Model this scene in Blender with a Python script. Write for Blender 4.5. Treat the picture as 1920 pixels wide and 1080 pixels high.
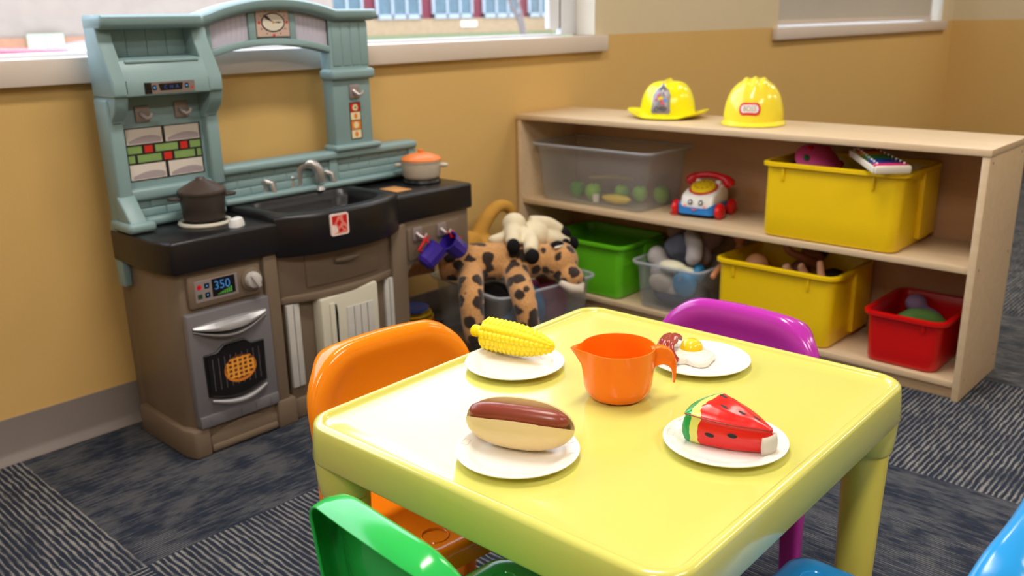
import bpy, bmesh, math, random
from math import pi, sin, cos, radians, sqrt, atan2
from mathutils import Vector, Matrix, Euler, noise

for o in list(bpy.data.objects): bpy.data.objects.remove(o)
SC = bpy.context.scene
COL = SC.collection
rnd = random.Random(7)

# ------------------------------------------------------------------ camera
CAM = Vector((0, -2.3768, 1.07))
def look(a, p, r):
    a, p, r = radians(a), radians(p), radians(r)
    fw = Vector((sin(a)*cos(p), cos(a)*cos(p), -sin(p)))
    rt = Vector((cos(a), -sin(a), 0)); up = rt.cross(fw)
    c, s = cos(r), sin(r)
    R = c*rt + s*up; U = -s*rt + c*up
    m = Matrix.Identity(4)
    for i in range(3): m[i][0] = R[i]; m[i][1] = U[i]; m[i][2] = -fw[i]
    return m
cd = bpy.data.cameras.new('camera')
cam = bpy.data.objects.new('camera', cd); COL.objects.link(cam)
cam.matrix_world = Matrix.Translation(CAM) @ look(46.839, 16.741, -1.103)
cd.sensor_width = 36; cd.lens = 1676/1920*36; cd.clip_start = .05; cd.clip_end = 400
cd.dof.use_dof = True; cd.dof.focus_distance = 1.32; cd.dof.aperture_fstop = 5.0
SC.camera = cam

# ------------------------------------------------------------------ world, lamps, exposure
SC.view_settings.view_transform = 'Standard'; SC.view_settings.look = 'None'
SC.view_settings.gamma = 1; SC.view_settings.use_curve_mapping = False
SC.view_settings.exposure = 0.0
w = bpy.data.worlds.new('overcast_sky'); SC.world = w; w.use_nodes = True
bg = w.node_tree.nodes['Background']; bg.inputs[0].default_value = (.80, .90, 1.0, 1); bg.inputs[1].default_value = 5.0
def area(name, loc, sx, sy, watt, col, rot=(0, 0, 0)):
    l = bpy.data.lights.new(name, 'AREA'); l.shape = 'RECTANGLE'; l.size = sx; l.size_y = sy
    l.energy = watt; l.color = col
    o = bpy.data.objects.new(name, l); COL.objects.link(o); o.location = loc; o.rotation_euler = rot
    return o
WARM = (1.0, .93, .83)
CEIL = 2.75
for i, (x, y) in enumerate([(1.3, -1.3), (3.9, -1.3), (1.3, -3.7), (3.9, -3.7), (6.5, -1.5), (6.5, -3.9), (-1.2, -2.6)]):
    area('ceiling_lamp', (x, y, CEIL-.03), 1.2, .3, 52 if x < 0 else 38 if x < 2 else 22 if x < 5 else 26, WARM)
# daylight entering through window 1 (portal guides sky sampling only)
pl = area('window_portal', (1.2, .30, 1.65), 3.7, 1.3, 1, (1, 1, 1), (radians(-90), 0, 0)); pl.data.cycles.is_portal = True

# ------------------------------------------------------------------ materials
def s2l(c): return tuple(((v/255)/12.92 if v/255 <= .04045 else ((v/255+.055)/1.055)**2.4) for v in c)
MATS = {}
def mat(name, rgb, rough=.5, spec=.5, metal=0, coat=0, bump=0, bscale=60, vary=0, vscale=8, sub=0, trans=0):
    if name in MATS: return MATS[name]
    m = bpy.data.materials.new(name); m.use_nodes = True; nt = m.node_tree; N = nt.nodes; L = nt.links
    b = N['Principled BSDF']; c = s2l(rgb)
    b.inputs['Base Color'].default_value = (*c, 1); b.inputs['Roughness'].default_value = rough
    b.inputs['Specular IOR Level'].default_value = spec; b.inputs['Metallic'].default_value = metal
    b.inputs['Coat Weight'].default_value = coat; b.inputs['Coat Roughness'].default_value = .08
    if sub:
        b.inputs['Subsurface Weight'].default_value = sub; b.inputs['Subsurface Radius'].default_value = (.02, .015, .01); b.inputs['Subsurface Scale'].default_value = .5
    if trans: b.inputs['Transmission Weight'].default_value = trans
    tc = N.new('ShaderNodeTexCoord')
    n = N.new('ShaderNodeTexNoise'); n.inputs['Scale'].default_value = vscale; n.inputs['Detail'].default_value = 4
    L.new(tc.outputs['Object'], n.inputs['Vector'])
    v = vary if vary else .03
    mx = N.new('ShaderNodeMix'); mx.data_type = 'RGBA'
    mx.inputs[6].default_value = (*[max(0, q*(1-v)) for q in c], 1); mx.inputs[7].default_value = (*[min(1, q*(1+v)) for q in c], 1)
    L.new(n.outputs['Fac'], mx.inputs[0]); L.new(mx.outputs[2], b.inputs['Base Color'])
    if bump:
        n2 = N.new('ShaderNodeTexNoise'); n2.inputs['Scale'].default_value = bscale; n2.inputs['Detail'].default_value = 3
        L.new(tc.outputs['Object'], n2.inputs['Vector'])
        bp = N.new('ShaderNodeBump'); bp.inputs['Strength'].default_value = bump; bp.inputs['Distance'].default_value = .002
        L.new(n2.outputs['Fac'], bp.inputs['Height']); L.new(bp.outputs[0], b.inputs['Normal'])
    MATS[name] = m; return m
def nn(m, t): return m.node_tree.nodes.new(t)
def math_(m, op, a, b=None, c=None):
    x = nn(m, 'ShaderNodeMath'); x.operation = op
    for i, v in enumerate((a, b, c)):
        if v is None: continue
        if isinstance(v, (int, float)): x.inputs[i].default_value = v
        else: m.node_tree.links.new(v, x.inputs[i])
    return x.outputs[0]
def mixc(m, f, a, b):
    x = nn(m, 'ShaderNodeMix'); x.data_type = 'RGBA'
    for i, v in ((0, f), (6, a), (7, b)):
        if isinstance(v, tuple): x.inputs[i].default_value = (*v, 1)
        elif isinstance(v, (int, float)): x.inputs[i].default_value = v
        else: m.node_tree.links.new(v, x.inputs[i])
    return x.outputs[2]

def wood(name, c1, c2, axis=1, rough=.42):
    m = bpy.data.materials.new(name); m.use_nodes = True; L = m.node_tree.links
    b = m.node_tree.nodes['Principled BSDF']; tc = nn(m, 'ShaderNodeTexCoord')
    mp = nn(m, 'ShaderNodeMapping'); s = [14, 14, 14]; s[axis] = 1.0; mp.inputs['Scale'].default_value = s
    L.new(tc.outputs['Object'], mp.inputs[0])
    n = nn(m, 'ShaderNodeTexNoise'); n.inputs['Scale'].default_value = 4; n.inputs['Detail'].default_value = 6; n.inputs['Distortion'].default_value = .6
    L.new(mp.outputs[0], n.inputs[0])
    n2 = nn(m, 'ShaderNodeTexNoise'); n2.inputs['Scale'].default_value = 25; n2.inputs['Detail'].default_value = 3
    L.new(mp.outputs[0], n2.inputs[0])
    f = math_(m, 'ADD', math_(m, 'MULTIPLY', n.outputs['Fac'], .7), math_(m, 'MULTIPLY', n2.outputs['Fac'], .3))
    L.new(mixc(m, f, s2l(c1), s2l(c2)), b.inputs['Base Color'])
    b.inputs['Roughness'].default_value = rough
    return m
WOOD = wood('birch_plywood', (194, 164, 128), (226, 202, 168))
WOOD_B = wood('birch_back_panel', (168, 128, 92), (190, 150, 112))
WOOD_E = wood('plywood_edge', (176, 142, 104), (214, 184, 146), 1)

def carpet():
    m = bpy.data.materials.new('carpet_tiles'); m.use_nodes = True; L = m.node_tree.links
    b = m.node_tree.nodes['Principled BSDF']; b.inputs['Roughness'].default_value = .95; b.inputs['Specular IOR Level'].default_value = .15
    tc = nn(m, 'ShaderNodeTexCoord'); sp = nn(m, 'ShaderNodeSeparateXYZ'); L.new(tc.outputs['Object'], sp.inputs[0])
    T = .715
    X = math_(m, 'DIVIDE', math_(m, 'SUBTRACT', sp.outputs[0], .65), T); Y = math_(m, 'DIVIDE', math_(m, 'MULTIPLY', sp.outputs[1], -1), T)
    I = math_(m, 'FLOOR', X); J = math_(m, 'FLOOR', Y)
    par = math_(m, 'FLOORED_MODULO', math_(m, 'ADD', I, J), 2)       # 0: stripes along x, 1: along y
    pat = math_(m, 'COMPARE', math_(m, 'FLOORED_MODULO', math_(m, 'SUBTRACT', math_(m, 'MULTIPLY', I, 2), J), 5), 0, .1)
    # across / along coordinates of the stripes
    ac = nn(m, 'ShaderNodeMix'); ac.data_type = 'FLOAT'; L.new(par, ac.inputs[0]); L.new(sp.outputs[1], ac.inputs[2]); L.new(sp.outputs[0], ac.inputs[3])
    al = nn(m, 'ShaderNodeMix'); al.data_type = 'FLOAT'; L.new(par, al.inputs[0]); L.new(sp.outputs[0], al.inputs[2]); L.new(sp.outputs[1], al.inputs[3])
    cv = nn(m, 'ShaderNodeCombineXYZ'); L.new(math_(m, 'MULTIPLY', ac.outputs[0], 22), cv.inputs[0]); L.new(math_(m, 'MULTIPLY', al.outputs[0], 5), cv.inputs[1]); L.new(J, cv.inputs[2])
    wob = nn(m, 'ShaderNodeTexNoise'); wob.inputs['Scale'].default_value = 5; L.new(cv.outputs[0], wob.inputs[0])
    ph = math_(m, 'ADD', math_(m, 'DIVIDE', ac.outputs[0], .0130), math_(m, 'MULTIPLY', wob.outputs['Fac'], .9))
    st = math_(m, 'MULTIPLY_ADD', math_(m, 'SINE', math_(m, 'MULTIPLY', ph, 2*pi)), .5, .5)
    ph2 = math_(m, 'DIVIDE', ac.outputs[0], .0069)
    st2 = math_(m, 'MULTIPLY_ADD', math_(m, 'SINE', math_(m, 'MULTIPLY', ph2, 2*pi)), .5, .5)
    # broken patches of yarn colour
    cv2 = nn(m, 'ShaderNodeCombineXYZ'); L.new(math_(m, 'MULTIPLY', ac.outputs[0], 62), cv2.inputs[0]); L.new(math_(m, 'MULTIPLY', al.outputs[0], 10), cv2.inputs[1]); L.new(J, cv2.inputs[2])
    pn = nn(m, 'ShaderNodeTexNoise'); pn.inputs['Scale'].default_value = 1.6; pn.inputs['Detail'].default_value = 6; pn.inputs['Roughness'].default_value = .65
    L.new(cv2.outputs[0], pn.inputs[0])
    mp = nn(m, 'ShaderNodeTexNoise'); mp.inputs['Scale'].default_value = 9; mp.inputs['Detail'].default_value = 5; L.new(tc.outputs['Object'], mp.inputs[0])
    pr = nn(m, 'ShaderNodeMapRange'); pr.inputs[1].default_value = .43; pr.inputs[2].default_value = .56
    L.new(math_(m, 'ADD', math_(m, 'MULTIPLY', pn.outputs['Fac'], .55), math_(m, 'MULTIPLY', mp.outputs['Fac'], .45)), pr.inputs[0])
    pr2 = nn(m, 'ShaderNodeMapRange'); pr2.inputs[1].default_value = .40; pr2.inputs[2].default_value = .52
    L.new(math_(m, 'ADD', math_(m, 'MULTIPLY', pn.outputs['Fac'], .4), math_(m, 'MULTIPLY', mp.outputs['Fac'], .6)), pr2.inputs[0])
    thin = math_(m, 'POWER', st, 3.2)
    strong = math_(m, 'MULTIPLY', thin, math_(m, 'MULTIPLY_ADD', pr2.outputs[0], .65, .35))
    weak = math_(m, 'MULTIPLY', math_(m, 'MULTIPLY_ADD', math_(m, 'POWER', st2, 1.6), .95, .05), pr.outputs[0])
    f = nn(m, 'ShaderNodeMix'); f.data_type = 'FLOAT'; L.new(pat, f.inputs[0]); L.new(strong, f.inputs[2]); L.new(math_(m, 'MULTIPLY', weak, .55), f.inputs[3])
    bn = nn(m, 'ShaderNodeTexNoise'); bn.inputs['Scale'].default_value = 3.5; bn.inputs['Detail'].default_value = 4; L.new(cv.outputs[0], bn.inputs[0])
    base = mixc(m, bn.outputs['Fac'], s2l((34, 35, 44)), s2l((44, 54, 72)))
    L.new(mixc(m, f.outputs[0], base, s2l((142, 140, 136))), b.inputs['Base Color'])
    bp = nn(m, 'ShaderNodeBump'); bp.inputs['Strength'].default_value = .6; bp.inputs['Distance'].default_value = .003
    L.new(st2, bp.inputs['Height']); L.new(bp.outputs[0], b.inputs['Normal'])
    return m

def clear_plastic(name, tint, haze=.35, rough=.25):
    m = bpy.data.materials.new(name); m.use_nodes = True; N = m.node_tree.nodes; L = m.node_tree.links
    N.remove(N['Principled BSDF']); out = N['Material Output']
    tr = nn(m, 'ShaderNodeBsdfTransparent'); tr.inputs[0].default_value = (*tint, 1)
    df = nn(m, 'ShaderNodeBsdfTranslucent'); df.inputs[0].default_value = (.86, .88, .92, 1)
    d2 = nn(m, 'ShaderNodeBsdfDiffuse'); d2.inputs[0].default_value = (.86, .88, .92, 1); dm = nn(m, 'ShaderNodeMixShader'); L.new(df.outputs[0], dm.inputs[1]); L.new(d2.outputs[0], dm.inputs[2]); df = dm
    gl = nn(m, 'ShaderNodeBsdfGlossy'); gl.inputs['Roughness'].default_value = rough
    lw = nn(m, 'ShaderNodeLayerWeight'); lw.inputs[0].default_value = .25
    m1 = nn(m, 'ShaderNodeMixShader'); m1.inputs[0].default_value = haze
    L.new(tr.outputs[0], m1.inputs[1]); L.new(df.outputs[0], m1.inputs[2])
    m2 = nn(m, 'ShaderNodeMixShader'); L.new(math_(m, 'MULTIPLY_ADD', lw.outputs['Fresnel'], .18, .015), m2.inputs[0]); L.new(m1.outputs[0], m2.inputs[1]); L.new(gl.outputs[0], m2.inputs[2])
    L.new(m2.outputs[0], out.inputs[0]); return m
GLASS = clear_plastic('window_glass', (.97, .98, 1), 0.0, .02)
CLEAR = clear_plastic('clear_bin_plastic', (.98, .985, .99), .15)
CLEAR_R = clear_plastic('clear_bin_rim', (.85, .9, .95), .5)

def spotted():
    m = bpy.data.materials.new('leopard_plush'); m.use_nodes = True; L = m.node_tree.links
    b = m.node_tree.nodes['Principled BSDF']; b.inputs['Roughness'].default_value = .95
    b.inputs['Sheen Weight'].default_value = .3
    tc = nn(m, 'ShaderNodeTexCoord'); v = nn(m, 'ShaderNodeTexVoronoi'); v.inputs['Scale'].default_value = 21; v.inputs['Randomness'].default_value = .9
    nz = nn(m, 'ShaderNodeTexNoise'); nz.inputs['Scale'].default_value = 40
    L.new(tc.outputs['Object'], nz.inputs[0])
    va = nn(m, 'ShaderNodeVectorMath'); va.operation = 'MULTIPLY_ADD'; va.inputs[1].default_value = (.02, .02, .02)
    L.new(nz.outputs['Color'], va.inputs[0]); L.new(tc.outputs['Object'], va.inputs[2]); L.new(va.outputs[0], v.inputs['Vector'])
    r = nn(m, 'ShaderNodeMapRange'); r.inputs[1].default_value = .49; r.inputs[2].default_value = .42; L.new(v.outputs['Distance'], r.inputs[0])
    fine = nn(m, 'ShaderNodeTexNoise'); fine.inputs['Scale'].default_value = 160; L.new(tc.outputs['Object'], fine.inputs[0])
    base = mixc(m, fine.outputs['Fac'], s2l((176, 120, 66)), s2l((226, 172, 112)))
    L.new(mixc(m, r.outputs[0], base, s2l((44, 28, 20))), b.inputs['Base Color'])
    bp = nn(m, 'ShaderNodeBump'); bp.inputs['Strength'].default_value = .8; bp.inputs['Distance'].default_value = .004; L.new(fine.outputs['Fac'], bp.inputs['Height']); L.new(bp.outputs[0], b.inputs['Normal'])
    return m

YEL_T = mat('table_yellow_plastic', (216, 212, 108), .17, .5, coat=.5, bump=.05, bscale=30, vary=.04, vscale=5)
LEGY = mat('table_leg_plastic', (232, 218, 96), .28)
ORG = mat('orange_plastic', (255, 140, 20), .14, .5)
PUR = mat('purple_plastic', (186, 50, 172), .16, .5)
GRN = mat('green_chair_plastic', (46, 188, 84), .14, .5)
BLU = mat('blue_chair_plastic', (40, 150, 222), .2, .5)
PLATE = mat('plate_plastic', (244, 238, 230), .25)
TEAL = mat('teal_plastic', (130, 158, 162), .42, .5, bump=.15, bscale=120, vary=.06)
TAUPE = mat('taupe_plastic', (114, 98, 82), .45, .5, bump=.2, bscale=150, vary=.06)
BLACKC = mat('black_counter_plastic', (24, 22, 25), .33, .4, bump=.15, bscale=90)
GREYD = mat('oven_door_grey', (118, 116, 122), .38, .5, metal=.2, bump=.1)
GREYL = mat('oven_handle_silver', (168, 168, 172), .3, .5, metal=.5)
CHROME = mat('silver_plastic', (176, 174, 172), .3, .5, metal=.6)
PLUMG = mat('hook_plate_pinkish_grey', (150, 138, 138), .35, .5, metal=.3)
CREAM = mat('cream_plastic', (204, 200, 184), .4)
WHITEK = mat('white_shutter_plastic', (190, 188, 184), .5, vary=.12, vscale=30)
BLACK = mat('black_plastic', (14, 14, 16), .3)
INK = mat('black_ink', (20, 18, 20), .5)
OCHRE = mat('ochre_wall_paint', (212, 174, 108), .7, .3, bump=.25, bscale=260, vary=.03, vscale=2)
CREAMW = mat('cream_wall_paint', (214, 198, 166), .7, .3, bump=.25, bscale=260)
BASEB = mat('grey_vinyl_baseboard', (134, 124, 120), .45)
SILL = mat('painted_white_sill', (214, 200, 190), .35)
FRAMEW = mat('white_window_frame', (228, 232, 240), .35)
CEILM = mat('ceiling_white', (232, 230, 224), .9)
YBIN = mat('yellow_bin_plastic', (236, 196, 10), .32, .5, sub=0)
RBIN = mat('red_bin_plastic', (200, 10, 10), .28)
GBIN = mat('green_bin_plastic', (96, 186, 28), .32)
HELM1 = mat('neon_yellow_helmet', (244, 232, 20), .2)
HELM2 = mat('yellow_helmet', (240, 220, 60), .16)
SKIN = mat('doll_skin', (226, 170, 136), .5)
SKIN2 = mat('doll_brown_skin', (150, 92, 62), .5)
RED = mat('red_plastic', (214, 20, 26), .22)
WHITE = mat('white_plastic', (238, 234, 226), .25)
BLUE = mat('blue_plastic', (40, 130, 214), .3)
YELP = mat('yellow_dial', (240, 206, 30), .3)
NAVY = mat('navy_fabric', (50, 52, 72), .9)
CRM_F = mat('cream_plush', (226, 212, 182), .95, .2, bump=.9, bscale=220, vary=.1, vscale=30)
BLK_F = mat('black_plush', (22, 20, 22), .95, .2, bump=.9, bscale=220)
GOLD_F = mat('golden_brown_plush', (196, 146, 66), .95, .2, bump=.9, bscale=220, vary=.15, vscale=30)
GREY_F = mat('grey_plush', (178, 172, 172), .95, .2, bump=.9, bscale=220, vary=.15, vscale=30)
LEO = spotted()

# ------------------------------------------------------------------ mesh builder
class MB:
    def __init__(s): s.v = []; s.f = []; s.m = []
    def add(s, vs, fs, mi=0, M=None):
        n = len(s.v)
        for p in vs:
            p = Vector(p); s.v.append(M @ p if M else p)
        for f in fs: s.f.append([i+n for i in f]); s.m.append(mi)
        return s
    def bm(s, bm, mi=0, M=None):
        bm.verts.index_update()
        s.add([v.co for v in bm.verts], [[v.index for v in f.verts] for f in bm.faces], mi, M); bm.free(); return s
    def box(s, lo, hi, bev=0, mi=0, M=None, seg=2):
        bm = bmesh.new(); bmesh.ops.create_cube(bm, size=1)
        for v in bm.verts:
            for k in range(3): v.co[k] = lo[k] if v.co[k] < 0 else hi[k]
        if bev:
            bev = min(bev, .49*min(abs(hi[k]-lo[k]) for k in range(3)))
            bmesh.ops.bevel(bm, geom=bm.edges[:], offset=bev, segments=seg, profile=.5, affect='EDGES', clamp_overlap=True)
        return s.bm(bm, mi, M)
    def prism(s, poly, ax, a, b, bev=0, mi=0, M=None, seg=2):
        """polygon in the two axes other than ax, extruded from a to b"""
        bm = bmesh.new(); o = [k for k in range(3) if k != ax]
        def P(p, t):
            q = [0, 0, 0]; q[o[0]] = p[0]; q[o[1]] = p[1]; q[ax] = t; return q
        v1 = [bm.verts.new(P(p, a)) for p in poly]; v2 = [bm.verts.new(P(p, b)) for p in poly]; n = len(poly)
        bm.faces.new(v1); bm.faces.new(v2[::-1])
        for i in range(n): bm.faces.new((v1[i], v2[i], v2[(i+1) % n], v1[(i+1) % n]))
        bmesh.ops.recalc_face_normals(bm, faces=bm.faces[:])
        if bev:
            es = [e for e in bm.edges if len(e.link_faces) == 2 and e.calc_face_angle() > .6]
            bmesh.ops.bevel(bm, geom=es, offset=bev, segments=seg, profile=.5, affect='EDGES', clamp_overlap=True)
        return s.bm(bm, mi, M)
    def loft(s, rings, cap0=True, cap1=True, mi=0, M=None, closed=True):
        n = len(rings[0]); vs = [p for r in rings for p in r]; fs = []
        for k in range(len(rings)-1):
            for i in range(n if closed else n-1):
                j = (i+1) % n; fs.append((k*n+i, k*n+j, (k+1)*n+j, (k+1)*n+i))
        if cap0: fs.append(tuple(range(n))[::-1])
        if cap1: fs.append(tuple((len(rings)-1)*n+i for i in range(n)))
        return s.add(vs, fs, mi, M)
    def lathe(s, prof, seg=32, mi=0, M=None, axis=2):
        rings = []
        vs = []; fs = []; idx = []
        for (r, z) in prof:
            if r < 1e-6: idx.append([len(vs)]); vs.append((0, 0, z))
            else:
                idx.append(list(range(len(vs), len(vs)+seg)))
                vs += [(r*cos(2*pi*i/seg), r*sin(2*pi*i/seg), z) for i in range(seg)]
        for a, b in zip(idx, idx[1:]):
            for i in range(seg):
                j = (i+1) % seg
                if len(a) == 1 and len(b) == 1: continue
                if len(a) == 1: fs.append((a[0], b[i], b[j]))
                elif len(b) == 1: fs.append((a[i], b[0], a[j]))
                else: fs.append((a[i], a[j], b[j], b[i]))
        return s.add(vs, fs, mi, M)
    def tube(s, pts, rad, seg=12, mi=0, M=None, cap=True, flat=1, up=None):
        pts = [Vector(p) for p in pts]; n = len(pts)
        if not isinstance(rad, (list, tuple)): rad = [rad]*n
        rings = []; prev = None
        for i, p in enumerate(pts):
            t = (pts[min(i+1, n-1)]-pts[max(i-1, 0)]).normalized()
            if prev is None:
                u = Vector(up) if up else (Vector((0, 0, 1)) if abs(t.z) < .9 else Vector((1, 0, 0)))
            else: u = prev
            u = (u - t*u.dot(t)).normalized(); prev = u; w_ = t.cross(u)
            rings.append([p + rad[i]*(cos(2*pi*k/seg)*u*flat + sin(2*pi*k/seg)*w_) for k in range(seg)])
        return s.loft(rings, cap, cap, mi, M)
    def ball(s, c, r, mi=0, M=None, u=20, v=12, R=None):
        if isinstance(r, (int, float)): r = (r, r, r)
        bm = bmesh.new(); bmesh.ops.create_uvsphere(bm, u_segments=u, v_segments=v, radius=1)
        m = Matrix.Translation(c) @ (R.to_matrix().to_4x4() if R else Matrix.Identity(4)) @ Matrix.Diagonal((*r, 1))
        if M: m = M @ m
        return s.bm(bm, mi, m)
    def build(s, name, mats, parent=None, angle=38, smooth=True, remesh=0, solid=0, subd=0, keep=False):
        me = bpy.data.meshes.new(name); bm = bmesh.new()
        V = [bm.verts.new(p) for p in s.v]
        for f, mi in zip(s.f, s.m):
            try: fa = bm.faces.new([V[i] for i in f]); fa.material_index = mi
            except ValueError: pass
        if parent is not None: bmesh.ops.transform(bm, matrix=ROOT[parent.name].inverted(), verts=bm.verts[:])
        bmesh.ops.remove_doubles(bm, verts=bm.verts[:], dist=1e-6)
        if not keep: bmesh.ops.recalc_face_normals(bm, faces=bm.faces[:])
        for f in bm.faces: f.smooth = smooth
        ca = radians(angle)
        for e in bm.edges:
            if len(e.link_faces) == 2 and e.calc_face_angle(0) > ca: e.smooth = False
        bm.to_mesh(me); bm.free()
        o = bpy.data.objects.new(name, me); COL.objects.link(o)
        if not isinstance(mats, (list, tuple)): mats = [mats]
        for m in mats: me.materials.append(m)
        if parent is not None: o.parent = parent; ROOT[o.name] = ROOT[parent.name]
        else: ROOT[o.name] = Matrix.Identity(4)
        if solid:
            md = o.modifiers.new('thick', 'SOLIDIFY'); md.thickness = solid; md.offset = -1 if solid > 0 else 1; md.thickness = abs(solid)
        if remesh:
            md = o.modifiers.new('blend', 'REMESH'); md.mode = 'VOXEL'; md.voxel_size = remesh; md.use_smooth_shade = True
            md = o.modifiers.new('soft', 'SMOOTH'); md.iterations = 6; md.factor = .6
        if subd:
            md = o.modifiers.new('sub', 'SUBSURF'); md.levels = subd; md.render_levels = subd
        return o
ROOT = {}
def tag(o, label, cat, group=None):
    o['label'] = label; o['category'] = cat
    if group: o['group'] = group
    return o
def thing(name, label, cat, loc=(0, 0, 0), rz=0, group=None):
    o = bpy.data.objects.new(name, None); COL.objects.link(o); o.empty_display_size = .05
    o.location = loc; o.rotation_euler = (0, 0, rz)
    ROOT[o.name] = Matrix.Translation(loc) @ Matrix.Rotation(rz, 4, 'Z')
    return tag(o, label, cat, group)
def single(mb, name, mats, label, cat, org=None, group=None, **k):
    """a thing that is one mesh, origin moved to org"""
    o = mb.build(name, mats, **k)
    if org is not None:
        o.data.transform(Matrix.Translation(-Vector(org))); o.location = org
    return tag(o, label, cat, group)
def struct(o): o['kind'] = 'structure'; return o
def rr(w, d, r, n=6, cx=0, cy=0, z=0, rot=0):
    """rounded rectangle ring, n+1 points per corner"""
    r = max(min(r, w/2-1e-4, d/2-1e-4), 1e-4); out = []
    for (sx, sy, a0) in ((1, 1, 0), (-1, 1, pi/2), (-1, -1, pi), (1, -1, 3*pi/2)):
        for k in range(n+1):
            a = a0+pi/2*k/n; x = sx*(w/2-r)+r*cos(a); y = sy*(d/2-r)+r*sin(a)
            out.append((cx+x*cos(rot)-y*sin(rot), cy+x*sin(rot)+y*cos(rot), z))
    return out
def text(s, size, mapf, mi=0, mb=None, depth=0):
    """flat lettering; mapf turns (u, v) into a point on the surface"""
    c = bpy.data.curves.new('txt', 'FONT'); c.body = s; c.size = size; c.align_x = 'CENTER'; c.align_y = 'CENTER'; c.resolution_u = 3
    o = bpy.data.objects.new('txt', c); COL.objects.link(o); bpy.context.view_layer.update()
    me = bpy.data.meshes.new_from_object(o.evaluated_get(bpy.context.evaluated_depsgraph_get()))
    vs = [mapf(v.co.x, v.co.y) for v in me.vertices]; fs = [list(p.vertices) for p in me.polygons]
    bpy.data.objects.remove(o); bpy.data.curves.remove(c); bpy.data.meshes.remove(me)
    mb = mb or MB(); return mb.add(vs, fs, mi)
def shape(mb, pts, mapf, mi=0): return mb.add([mapf(*p) for p in pts], [list(range(len(pts)))], mi)
def circ(cx, cy, rx, ry=None, n=24, a0=0): ry = ry or rx; return [(cx+rx*cos(a0+2*pi*i/n), cy+ry*sin(a0+2*pi*i/n)) for i in range(n)]
def rect(x0, y0, x1, y1): return [(x0, y0), (x1, y0), (x1, y1), (x0, y1)]
def rrect(x0, y0, x1, y1, r): return [(p[0], p[1]) for p in rr(x1-x0, y1-y0, r, 4, (x0+x1)/2, (y0+y1)/2)]

# spline-like densify
def dens(P, k=4):
    out = []
    for i in range(len(P)-1):
        p0 = P[max(i-1, 0)]; p1 = P[i]; p2 = P[i+1]; p3 = P[min(i+2, len(P)-1)]
        for q in range(k):
            s_ = q/k; out.append(tuple(.5*((2*b_)+(-a_+c1)*s_+(2*a_-5*b_+4*c1-d1)*s_**2+(-a_+3*b_-3*c1+d1)*s_**3) for a_, b_, c1, d1 in zip(p0, p1, p2, p3)))
    out.append(P[-1]); return out

# ------------------------------------------------------------------ room shell
PZ = 1.0          # paint line
RX0, RX1, RY0 = -2.6, 7.5, -6.0
W1 = (-.7, 3.07); W2 = (4.68, 7.26); WT = 2.25
mb = MB()
mb.box((RX0, 0, 0), (RX1, .0995, PZ-.021)); mb.box((RX0, .0, PZ-.021), (W1[0], .0995, PZ)); mb.box((W1[1], 0, PZ-.021), (W2[0], .0995, PZ)); mb.box((W2[1], 0, PZ-.021), (RX1, .0995, PZ)); mb.box((RX0, .0995, 0), (RX1, .13, PZ-.002))
mb.box((W1[1], 0, PZ), (W2[0], .13, WT), mi=1); mb.box((W2[1], 0, PZ), (RX1, .13, WT), mi=1)
mb.box((RX0, 0, PZ), (W1[0], .13, WT), mi=1); mb.box((RX0, 0, WT), (RX1, .13, CEIL), mi=1)
struct(mb.build('wall_window_side', [OCHRE, CREAMW], smooth=False))
mb = MB(); mb.box((RX1, RY0, 0), (RX1+.12, .13, PZ)); mb.box((RX1, RY0, PZ), (RX1+.12, .13, CEIL), mi=1)
struct(mb.build('wall_right', [OCHRE, CREAMW], smooth=False))
mb = MB(); mb.box((RX0-.12, RY0, 0), (RX0, .13, PZ)); mb.box((RX0-.12, RY0, PZ), (RX0, .13, CEIL), mi=1)
struct(mb.build('wall_left', [OCHRE, CREAMW], smooth=False))
mb = MB(); mb.box((RX0, RY0-.12, 0), (RX1, RY0, PZ)); mb.box((RX0, RY0-.12, PZ), (RX1, RY0, CEIL), mi=1)
struct(mb.build('wall_back', [OCHRE, CREAMW], smooth=False))
struct(MB().box((RX0, RY0, -.1), (RX1, .0, 0)).build('floor', carpet()))
struct(MB().box((RX0, RY0, CEIL), (RX1, .13, CEIL+.1)).build('ceiling', CEILM))
def baseboard(name, lo, hi, side):
    # vinyl cove profile with a lighter toe
    mb = MB(); h = .117
    if side == 'y': mb.prism([(0, 0), (-.022, 0), (-.020, .006), (-.010, .018), (-.007, .03), (-.006, h), (0, h)], 0, lo, hi)
    else: mb.prism([(RX1, 0), (RX1-.022, 0), (RX1-.010, .018), (RX1-.006, h), (RX1, h)], 1, lo, hi)
    struct(mb.build(name, BASEB))
baseboard('baseboard_window_side', RX0, RX1, 'y'); baseboard('baseboard_right', RY0, -.03, 'x')

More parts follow.
